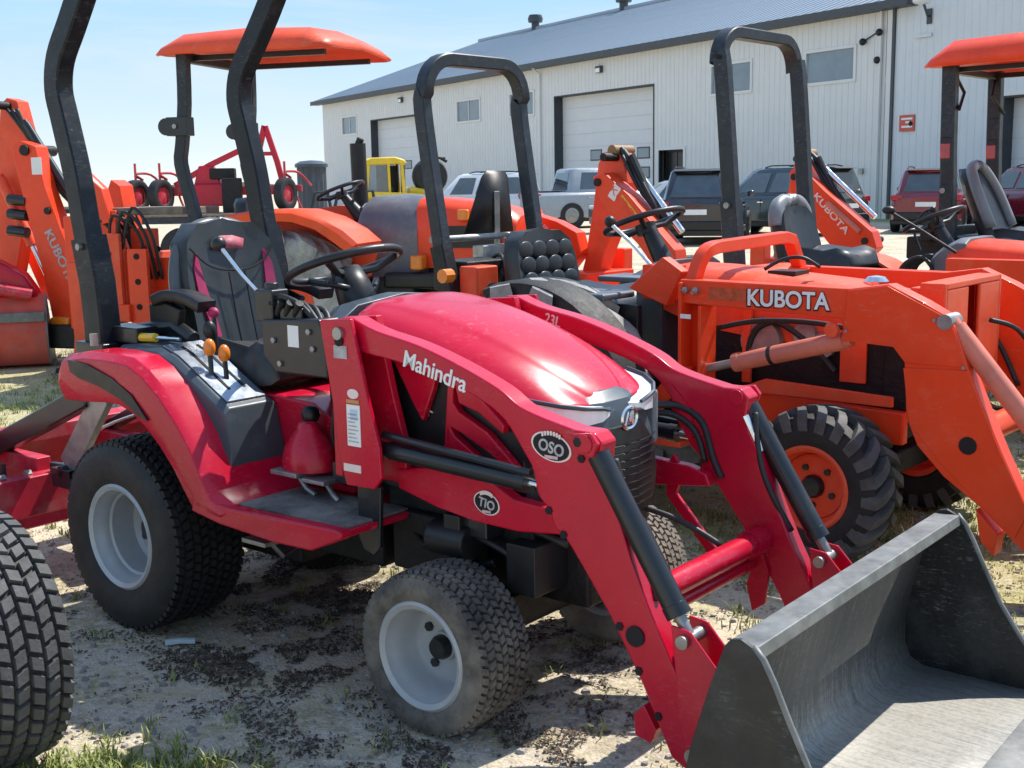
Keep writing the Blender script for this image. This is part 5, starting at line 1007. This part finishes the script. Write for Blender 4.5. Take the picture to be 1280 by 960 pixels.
# worn bucket on the ground at the left
T = thing('digging_bucket', 'worn red and grey bucket lying on the ground at the left edge', 'bucket', (-4.24, 10.0, 0), .28)
b = MB(); pr = [(-.02, .62), (.05, .52), (.10, .36), (.09, .18), (.0, .04), (-.16, .0), (-.5, .0), (-.5, .02), (-.16, .025), (-.02, .06), (.06, .19), (.07, .35), (.02, .5), (-.05, .60)]
b.loft([[(-.75, -x - .1, z) for x, z in pr], [(.34, -x - .1, z) for x, z in pr]]); b.build('bucket_shell', mat('worn red and grey steel', (.60, .075, .045), .55, var=.3, vscale=4, dust=.6, dscale=3.0, dustcol=(.20, .19, .175)), T, sharp=50)
for x in (-.76, .34):
    b = MB(); b.loft([[(x, -a - .1, z) for a, z in ((-.02, .62), (.06, .52), (.11, .36), (.10, .17), (.0, .03), (-.16, .0), (-.5, .0))], [(x + .015, -a - .1, z) for a, z in ((-.02, .62), (.06, .52), (.11, .36), (.10, .17), (.0, .03), (-.16, .0), (-.5, .0))]]); b.build('bucket_side', BUCKT, T)
b = MB(); b.box(-.75, .34, -.215, -.19, .40, .48); b.build('wear_strip', BUCKT, T, bevel=.004)
b = MB(); b.prism([(-.70, .60), (-.60, .84), (-.3, .95), (.0, .90), (.20, .78), (.32, .58)], -.12, .25); b.build('mounting_bracket', RED, T, bevel=.05); b = MB(); b.tube([(-.6, -.15, .66), (-.2, -.17, .72), (.25, -.16, .62)], .05, 10); b.build('hinge_tube', REDW, T)

# ------------------------------------------------------------------ vehicles parked along the workshop
def car(label, cat, loc, yaw, paint, L, Wd, body, house, roofz, whl=.34, wx=None, kind='car', extras=None):
    """body: (x, ztop, halfwidth factor) along the length, x from the rear; house: (x0 belt rear, x1 roof rear, x2 roof front, x3 belt front, zbelt)"""
    T = thing('parked_car' if kind == 'car' else kind, label, cat, loc, yaw, 'vehicles parked along the workshop')
    w = Wd / 2; secs = []; zb = .24
    for x, zt, k in body:
        h = w * k; secs.append([(x, -h * .90, zb), (x, -h, zb + .14), (x, -h * 1.0, zt * .62 + .1), (x, -h * .965, zt - .10), (x, -h * .86, zt - .01), (x, 0, zt + .025), (x, h * .86, zt - .01), (x, h * .965, zt - .10), (x, h * 1.0, zt * .62 + .1), (x, h, zb + .14), (x, h * .90, zb)])
    b = MB(); b.loft(secs); bd = b.build('body', paint, T, bevel=.05, seg=3)
    x0, x1, x2, x3, zl = house; a, c = w * .86, w * .68; zr = roofz
    b = MB()
    ring = lambda xa, xb, h, z, k=.0: [(xa, -h * .90, z), (xa + .18, -h, z), (xb - .30, -h, z), (xb, -h * .82, z), (xb, h * .82, z), (xb - .30, h, z), (xa + .18, h, z), (xa, h * .90, z)]
    b.loft([ring(x0, x3, a, zl - .10), ring(x1, x2, c, zr - .07), ring(x1 + .10, x2 - .18, c * .90, zr - .012), ring(x1 + .35, x2 - .45, c * .55, zr + .008)]); b.build('cabin', paint, T, sharp=50)
    def pane(p00, p10, p11, p01, u0, u1, v0, v1, out):
        def P(u, v):
            q = [p00[k] * (1 - u) * (1 - v) + p10[k] * u * (1 - v) + p11[k] * u * v + p01[k] * (1 - u) * v for k in range(3)]; return q
        q = [P(u0, v0), P(u1, v0), P(u1 - (u1 - u0) * .05, v1), P(u0 + (u1 - u0) * .05, v1)]
        o = Vector(out) * .014; bb = MB(); bb.loft([[Vector(p) - o * 1.5 for p in q], [Vector(p) + o for p in q]]); bb.build('window_glass', GLASSD, T, bevel=.008)
    zt = zr - .07; zb_ = zl - .10
    cuts = ((.03, .30), (.34, .63), (.67, .95)) if (kind == 'car' and roofz > 1.6) else ((.08, .46), (.50, .93))
    for sy in (-1, 1):
        p00, p10, p11, p01 = (x0 + .18, sy * a, zb_), (x3 - .30, sy * a, zb_), (x2, sy * c, zt), (x1 + .18, sy * c, zt)
        for u0, u1 in cuts: pane(p00, p10, p11, p01, u0, u1, .22, .90, (0, sy * 1.0, .35))
    pane((x0, -a * .9, zb_), (x0, a * .9, zb_), (x1, c * .9, zt), (x1, -c * .9, zt), .07, .93, .20, .90, (-1, 0, .3))
    pane((x3, -a * .82, zb_), (x3, a * .82, zb_), (x2, c * .82, zt), (x2, -c * .82, zt), .05, .95, .16, .94, (.8, 0, .6))
    if kind == 'car' and roofz > 1.6:
        for sy in (-1, 1): MB().tube([(x1 + .3, sy * c * .86, zr + .01), (x1 + .5, sy * c * .86, zr + .05), (x2 - .6, sy * c * .86, zr + .05), (x2 - .4, sy * c * .86, zr + .0)], .018, 6).build('roof_rail', BLK, T)
        b = MB(); b.prism([(x1 - .18, zr - .05), (x1 + .06, zr - .0), (x1 + .06, zr - .06)], -c * .85, c * .85); b.build('rear_spoiler', BLK, T)
    for f in (.30, .62): MB().box(x0 + (x3 - x0) * f, x0 + (x3 - x0) * f + .012, -w * 1.003, w * 1.003, .45, zl - .12).build('door_seam', INK, T)
    MB().box(body[0][0] - .005, body[-1][0] - .3, -w * .965, w * .965, .22, .36).build('sill', BLK, T, bevel=.03)
    for i in (wx or (-L * .29, L * .30)):
        for sy in (-1, 1):
            b = MB(); b.lathe([(whl + .07, -.012), (whl + .07, .10), (.02, .10), (.02, -.012)], 24); b.build('wheel_arch', BLK, T, loc=(i, sy * (w * .985 - .02) - (.088 if sy > 0 else 0.), whl + .03))
            t = MB(); t.lathe(tyre_profile(whl, .22, whl * .62), 24, close=True); wh = t.build('wheel', RUB, T, loc=(i, sy * (w - .075), whl))
            r = MB(); r.lathe([(whl * .63, sy * .10), (whl * .60, sy * .06), (whl * .25, sy * .085), (.02, sy * .09)], 20, close=True); r.build('rim', STL, wh)
    xr = body[0][0]
    for sy in (-1, 1):
        b = MB(); z = house[4]
        if kind == 'pickup_truck': b.box(xr - .02, xr + .12, sy * w * .84 - .09, sy * w * .84 + .09, z - .42, z - .05)
        else: b.box(xr - .0, xr + .26, sy * w * .80 - .15, sy * w * .80 + .15, z - .20, z - .05)
        b.build('tail_light', TAIL, T, bevel=.03)
        xf = body[-1][0]; b = MB(); b.box(xf - .22, xf + .0, sy * w * .70 - .16, sy * w * .70 + .16, .66, .80); b.build('headlight', LENS, T, bevel=.03)
        b = MB(); b.ball((x3 - .35, sy * (w + .07), zl + .08), .11, 10, 6, (.6, 1, .75)); b.build('wing_mirror', paint, T)
        for f in (.22, .60): MB().box(x0 + (x3 - x0) * f, x0 + (x3 - x0) * f + .18, sy * (w * .985) - .015, sy * (w * .985) + .015, zl - .20, zl - .17).build('door_handle', CHR, T)
    b = MB(); b.box(xr - .05, xr + .05, -w * .86, w * .86, .34, .56); b.build('rear_bumper', BLK if kind != 'pickup_truck' else CHR, T, bevel=.04)
    b = MB(); b.box(xr - .012 - .0, xr + .03, -.26, .26, .70, .82); b.build('number_plate', WHITE, T)
    b = MB(); b.box(body[-1][0] - .08, body[-1][0] + .03, -w * .6, w * .6, .45, .70); b.build('grille', BLK, T, bevel=.03)
    return T
suvb = lambda L, h: [(-L / 2, h - .12, .86), (-L / 2 + .12, h, .95), (-L * .3, h + .0, 1.), (L * .1, h - .0, 1.), (L * .24, h - .02, .99), (L * .40, h - .14, .95), (L / 2 - .12, h - .24, .88), (L / 2, h - .40, .74)]
sedb = lambda L, h: [(-L / 2, h - .16, .80), (-L / 2 + .15, h - .0, .92), (-L * .32, h + .02, 1.), (0, h, 1.), (L * .22, h - .02, .99), (L * .40, h - .14, .94), (L / 2 - .12, h - .26, .86), (L / 2, h - .42, .72)]
def suv(label, loc, yaw, paint, h=1.72): return car(label, 'car', loc, yaw, paint, 4.6, 1.86, suvb(4.6, 1.06), (-2.22, -1.95, .45, 1.25, 1.06), h, .36)
suv('white sport utility car behind the near roll bar', (-1.15, 42.0, 0), PI - .25, CW, 1.84)
car('silver grey sedan between the backhoe boom and the black car', 'car', (4.75, 35.5, 0), PI + .05, CS, 4.7, 1.82, sedb(4.7, .98), (-1.75, -1.05, .30, 1.15, .98), 1.50, .33)
suv('black sport utility car seen from its back with a pale number plate', (4.85, 29.8, 0), 1.30, CB, 1.74)
suv('dark green grey sport utility car right of the black one', (7.35, 33.2, 0), 2.35, CG, 1.78)
suv('maroon sport utility car seen from its back behind the canopy posts', (11.9, 34.0, 0), 1.15, CM, 1.70)
suv('maroon car at the right edge beside the other maroon car', (15.0, 34.8, 0), 1.9, CM, 1.72)
L = 5.8
pk = car('silver pickup truck with crew cab beside the tall overhead door', 'pickup truck', (3.35, 41.0, 0), .35, CS, L, 2.0,
         [(-L / 2, 1.16, .96), (-L / 2 + .05, 1.18, .98), (-1.0, 1.18, 1.), (.9, 1.18, 1.), (1.25, 1.16, .99), (2.2, 1.10, .96), (L / 2 - .1, 1.02, .92), (L / 2, .8, .8)], (-1.80, -1.62, .35, 1.15, 1.18), 1.95, .42, (-1.75, 1.85), 'pickup_truck')
b = MB(); b.box(-2.78, -1.88, -.80, .80, 1.20, 1.215); b.build('bed_liner', BLK, pk)

# yellow compact loader with a cab
def compact_loader():
    T = thing('compact_loader', 'small yellow loader with an open cab and big dark tyre near the far door', 'loader', (-3.75, 38.5, 0), .25)
    b = MB(); b.prism([(-1.2, .55), (-1.25, 1.05), (-.9, 1.25), (.6, 1.2), (1.2, .95), (1.25, .55)], -.55, .55); b.build('body', YPAINT, T, bevel=.04)
    for x in (-.85, .35):
        for y in (-.52, .52): MB().tube([(x, y, 1.15), (x * .86, y * .94, 2.20)], .05, rect=(.05, .05)).build('cab_post', YPAINT, T)
    b = MB(); b.prism([(-.95, 2.10), (-.88, 2.24), (-.65, 2.34), (.1, 2.36), (.38, 2.28), (.50, 2.14)], -.58, .58); b.build('cab_roof', YPAINT, T, bevel=.09, seg=3); b = MB(); b.prism([(.45, 1.0), (.55, 1.45), (1.3, 1.30), (1.45, .9)], -.5, .5); b.build('bonnet', YPAINT, T, bevel=.08, seg=3); MB().box(.40, .42, -.44, .44, 1.25, 2.12).build('windscreen', GLASSB, T); MB().box(-.5, -.1, -.505, -.495, 1.28, 2.1).build('door_glass', GLASSD, T)
    b = MB(); b.box(-.80, -.78, -.46, .46, 1.25, 2.18); b.build('rear_window', GLASSB, T); MB().box(-.78, -.1, -.50, -.49, 1.3, 2.16).build('side_window', GLASSB, T); MB().box(-.75, .3, .30, .42, 1.2, 2.1).build('cab_interior', BLK, T); MB().tube([(-.1, -.52, 1.2), (-.12, -.5, 2.2)], .05, rect=(.05, .04)).build('cab_post', YPAINT, T)
    b = MB(); b.box(-.3, .1, -.3, .3, 1.2, 1.45); b.box(-.36, -.25, -.3, .3, 1.4, 1.95); b.build('seat', BLK, T, bevel=.04)
    for x in (-.8, .85):
        for s in (-1, 1): wheel(T, (x, s * .72, .46), .46, .34, .22, 'lug', RUB, YPAINT, .08, s, n=12)
    for s in (-1, 1): arm_poly(T, 'lift_arm', [(-1.2, 1.15), (-1.0, 1.32), (.9, 1.22), (1.4, .75), (1.3, .65), (.8, 1.05), (-1.0, 1.1)], s * .62, .05, YPAINT)
    b = MB(); b.lathe([(.15, -.22), (.50, -.25), (.56, -.1), (.56, .1), (.50, .25), (.15, .22)], 28, (1.25, -.15, 1.75)); b.build('raised_tyre', RUB, T)
    hose(T, [(.9, -.3, 1.9), (1.2, -.5, 2.3), (1.7, -.4, 2.3)], .05); hose(T, [(.9, -.1, 1.9), (1.3, -.2, 2.4), (1.8, -.2, 2.2)], .05)
    return T
compact_loader()
# upright ribbed tank
T = thing('storage_tank', 'dark grey upright ribbed tank left of the workshop corner', 'tank', (-4.2, 26.0, 0), 0)
b = MB(); tw_ = b.loft([[(.31 * math.cos(2 * PI * k / 32) * (1 if k % 2 else .93), .31 * math.sin(2 * PI * k / 32) * (1 if k % 2 else .93), z) for k in range(32)] for z in (0, .6, 1.2, 1.88)]); b.build('tank_wall', mat('dark grey tank', (.06, .07, .085), .5, var=.2), T, sharp=15)
v = MB(); v.lathe([(.35, 0), (.35, .07), (.24, .13), (.02, .15)], 28); q = v.build('lid', SLATEP, T, loc=(0, 0, 1.88)); q.rotation_euler = (PI / 2, 0, 0)
# small grey generator beside the tank
T = thing('machine_frame', 'low grey machine with rails beneath the far steering wheel', 'machine', (-3.1, 22.0, 0), .2)
b = MB(); b.box(-.6, .6, -.4, .4, .35, 1.05); b.build('body', COWL, T, bevel=.05)
for x in (-.5, -.1, .3): MB().tube([(x, -.4, 1.0), (x + .08, -.38, 1.36), (x + .3, -.38, 1.38), (x + .36, -.4, 1.0)], .03, 8).build('rail', SLATE, T)
for x in (-.4, .4): MB().lathe([(.2, -.08), (.3, -.06), (.3, .06), (.2, .08)], 20, (x, -.42, .3)).build('wheel', RUB, T)

# flatbed with a red tillage implement
FB = thing('flatbed_trailer', 'weathered flatbed trailer carrying the red cultivator in the far yard', 'trailer', (-5.35, 22.3, 0), .05)
b = MB(); b.box(-2.0, 2.0, -.9, .9, .86, .98); b.build('frame', SLATE, FB, bevel=.01)
for k in range(9): MB().box(-2.0, 2.0, -.9 + .2 * k, -.712 + .2 * k, .982, 1.02 + .004 * (k % 3)).build('plank', STEELW, FB)
for x in (-.5, .5):
    for s in (-1, 1):
        t = MB(); t.lathe(tyre_profile(.4, .22, .22), 24, close=True); wh = t.build('wheel', RUB, FB, loc=(x, s * .8, .4)); r = MB(); r.lathe([(.225, s * .1), (.1, s * .06), (.02, s * .07)], 16, close=True); r.build('rim', STL, wh)
CU = thing('cultivator', 'bright red folded cultivator with gauge wheels on the flatbed', 'cultivator', (-5.35, 22.3, 1.03), .05)
b = MB(); b.tube([(-1.55, 0, .42), (1.55, 0, .42)], .05, rect=(.06, .06)); b.tube([(-1.3, .45, .36), (1.3, .45, .36)], .05, rect=(.05, .05)); b.build('tool_bar', REDW, CU)
b = MB(); b.box(-.55, .15, -.2, .3, .12, .52); b.prism([(-.4, .5), (-.3, .85), (-.05, .85), (.1, .5)], -.08, .2); b.build('gearbox', RED, CU, bevel=.03)
b = MB(); b.tube([(-.75, 0, .50), (-.1, 0, .86), (.86, 0, 1.30)], .05, rect=(.05, .05)); b.build('diagonal_arm', RED, CU)
b = MB(); b.tube([(.62, 0, .45), (.92, 0, 1.55)], .05, rect=(.05, .05)); b.tube([(.93, 0, 1.54), (1.12, 0, .9), (1.22, 0, .45)], .05, rect=(.05, .05)); b.tube([(.78, 0, 1.05), (1.06, 0, 1.05)], .04, rect=(.035, .035)); b.build('mast', RED, CU)
b = MB(); b.box(-.1, .35, -.12, .12, .60, .80); b.box(.15, .5, -.35, -.2, .0, .62); b.build('hydraulic_block', ENG, CU, bevel=.02)
for x in (-1.35, -.92, 1.30):
    w_ = MB(); w_.lathe(tyre_profile(.30, .17, .17), 26, close=True); wh = w_.build('gauge_wheel', RUB, CU, loc=(x, -.42, .32)); wh.rotation_euler = (0, 0, 1.15)
    r = MB(); r.lathe([(.18, -.07), (.17, -.03), (.06, -.05), (.01, -.05)], 20, close=True); r.lathe([(.18, .07), (.17, .03), (.01, .04)], 20, close=True); r.build('rim', REDW, wh)
    b = MB(); b.tube([(x, -.42, .34), (x + .08, -.30, .62), (x, -.42, .68)], .03, rect=(.03, .03)); b.tube([(x, -.42, .60), (x, -.42, .90)], .022, 8); b.tube(smooth_path([(x, -.40, .72), (x + .22, -.2, .70), (x + .42, 0, .46)], 4), .022, 8); b.build('wheel_fork', REDW, CU)
for x in (-1.1, -.7, .55, .9, 1.45): b = MB(); b.tube(smooth_path([(x, .1, .42), (x - .05, .3, .3), (x + .05, .25, .05)], 4), .022, 6); b.build('tine', REDW, CU)
tag(CU, None)

# ------------------------------------------------------------------ litter, pebbles, straw and grass on the ground
def scatter(name, m, label, n, pts, maker, seed):
    r = random.Random(seed); V = []; Fc = []
    for i in range(n):
        p = pts(r)
        if p is None: continue
        vs, fs = maker(r, p); k = len(V); V += vs; Fc += [tuple(a + k for a in f) for f in fs]
    me = bpy.data.meshes.new(name); me.from_pydata(V, [], Fc); me.materials.append(m); me.update()
    return tag(link(name, me), label, kind='stuff')
def vnoise(x, y, s):
    def h(i, j):
        q = math.sin(i * 127.1 + j * 311.7 + s * 74.7) * 43758.5453; return q - math.floor(q)
    i, j = math.floor(x), math.floor(y); u, v = x - i, y - j; u = u * u * (3 - 2 * u); v = v * v * (3 - 2 * v)
    return (h(i, j) * (1 - u) + h(i + 1, j) * u) * (1 - v) + (h(i, j + 1) * (1 - u) + h(i + 1, j + 1) * u) * v
def fb(x, y, s): return .55 * vnoise(x, y, s) + .3 * vnoise(2.1 * x, 2.1 * y, s + 3) + .15 * vnoise(4.3 * x, 4.3 * y, s + 7)
def pebble(r, p):
    s = .003 + .010 * r.random() ** 3; vs = []; z = s * .3
    for k in range(5): a = 2 * PI * (k + r.random() * .6) / 5; vs.append((p[0] + s * math.cos(a) * (1 + .4 * r.random()), p[1] + s * math.sin(a), 0.0))
    for k in range(5): v = vs[k]; vs.append((p[0] + (v[0] - p[0]) * .75, p[1] + (v[1] - p[1]) * .75, s * (.55 + .4 * r.random())))
    return vs, [(5, 6, 7, 8, 9)] + [(k, (k + 1) % 5, 5 + (k + 1) % 5, 5 + k) for k in range(5)]
def near_pt(x0, x1, y0, y1):
    def f(r): return (x0 + (x1 - x0) * r.random(), y0 + (y1 - y0) * r.random() ** 1.3)
    return f
scatter('gravel', PEB, 'loose small stones scattered over the yard', 16000, near_pt(-2.6, 3.6, 2.2, 8.5), pebble, 1)
def shred(r, p):
    L = .0018 + .009 * r.random() ** 2.5; w = .001 + .0022 * r.random(); a = r.random() * PI; c, s = math.cos(a), math.sin(a); z0 = .001 + .007 * r.random(); z1 = .001 + .006 * r.random()
    q = [(-L, -w), (L, -w), (L * .8, w), (-L * .9, w)]
    return [(p[0] + x * c - y * s, p[1] + x * s + y * c, (z0 if x < 0 else z1) + (.003 if y > 0 else 0)) for x, y in q], [(0, 1, 2, 3)]
blobs = [(-1.05, 4.35, .45, 1.), (-.55, 4.25, .55, 1.), (-.15, 4.05, .5, .9), (.1, 3.55, .55, .8), (.3, 3.0, .5, .7), (-.15, 2.85, .35, .8), (-.9, 3.55, .30, .7), (-1.35, 4.0, .35, .5), (-.75, 3.0, .35, .5), (.7, 4.2, .6, .7), (-.55, 3.45, .3, .5), (-.45, 3.9, .45, .9), (-.2, 4.7, .6, .9)]
def mulch_pt(r):
    x, y, rad, dn = blobs[r.randrange(len(blobs))]
    p = (x + r.gauss(0, rad * .55), y + r.gauss(0, rad * .42))
    return p if fb(p[0] * 9, p[1] * 9, 5) > .575 - .10 * dn and r.random() < dn else None
scatter('mulch_litter', MULCH, 'dark shredded mulch littering the ground under the red tractor', 70000, mulch_pt, shred, 2)
def tuft(hmin, hmax, n):
    def f(r, p):
        vs, fs = [], []
        for i in range(n):
            a = r.random() * 2 * PI; h = hmin + (hmax - hmin) * r.random(); ln = h * (.3 + .9 * r.random()); w = .0016 + .0018 * r.random()
            x, y = p[0] + r.gauss(0, .018), p[1] + r.gauss(0, .018); c, s = math.cos(a), math.sin(a); k = len(vs)
            vs += [(x - s * w, y + c * w, 0), (x + s * w, y - c * w, 0), (x + c * ln * .4 + s * w * .8, y + s * ln * .4 - c * w * .8, h * .65), (x + c * ln * .4 - s * w * .8, y + s * ln * .4 + c * w * .8, h * .65), (x + c * ln, y + s * ln, h)]
            fs += [(k, k + 1, k + 2, k + 3), (k + 3, k + 2, k + 4)]
        return vs, fs
    return f
def grass_pt(th, x0, x1, y0, y1, sc=1.5):
    def f(r):
        p = (x0 + (x1 - x0) * r.random(), y0 + (y1 - y0) * r.random() ** 1.4)
        if p[1] < 5.1 - .35 * p[0] and -1.75 < p[0] < .75 and p[1] > 2.75: return None if r.random() < .96 else p
        return p if fb(p[0] * sc, p[1] * sc, 11) > th else None
    return f
scatter('yard_grass', GRASS, 'thin green grass tufts in the gravel', 17000, grass_pt(.46, -5, 5, 2.4, 11), tuft(.012, .045, 9), 3)
scatter('corner_grass', GRASS, 'green grass tuft at the near edge', 260, lambda r: (-1.02 + r.gauss(0, .16), 2.78 + r.gauss(0, .09)), tuft(.015, .05, 9), 4)
scatter('dry_straw', STRAW, 'dry straw and dead grass scattered over the yard', 26000, grass_pt(.42, -5, 5, 2.3, 11, 2.2), tuft(.004, .018, 6), 6)
# a strip of pale plastic litter
T = thing('plastic_strip', 'small pale blue white strip of litter on the gravel', 'litter', (-1.09, 3.70, .0), .15)
b = MB(); b.tube([(-.045, 0, .012), (0, .004, .014), (.05, 0, .011)], .009, 8, rect=(.010, .007)); b.build('strip', mat('pale blue plastic', (.55, .66, .68), .4), T)
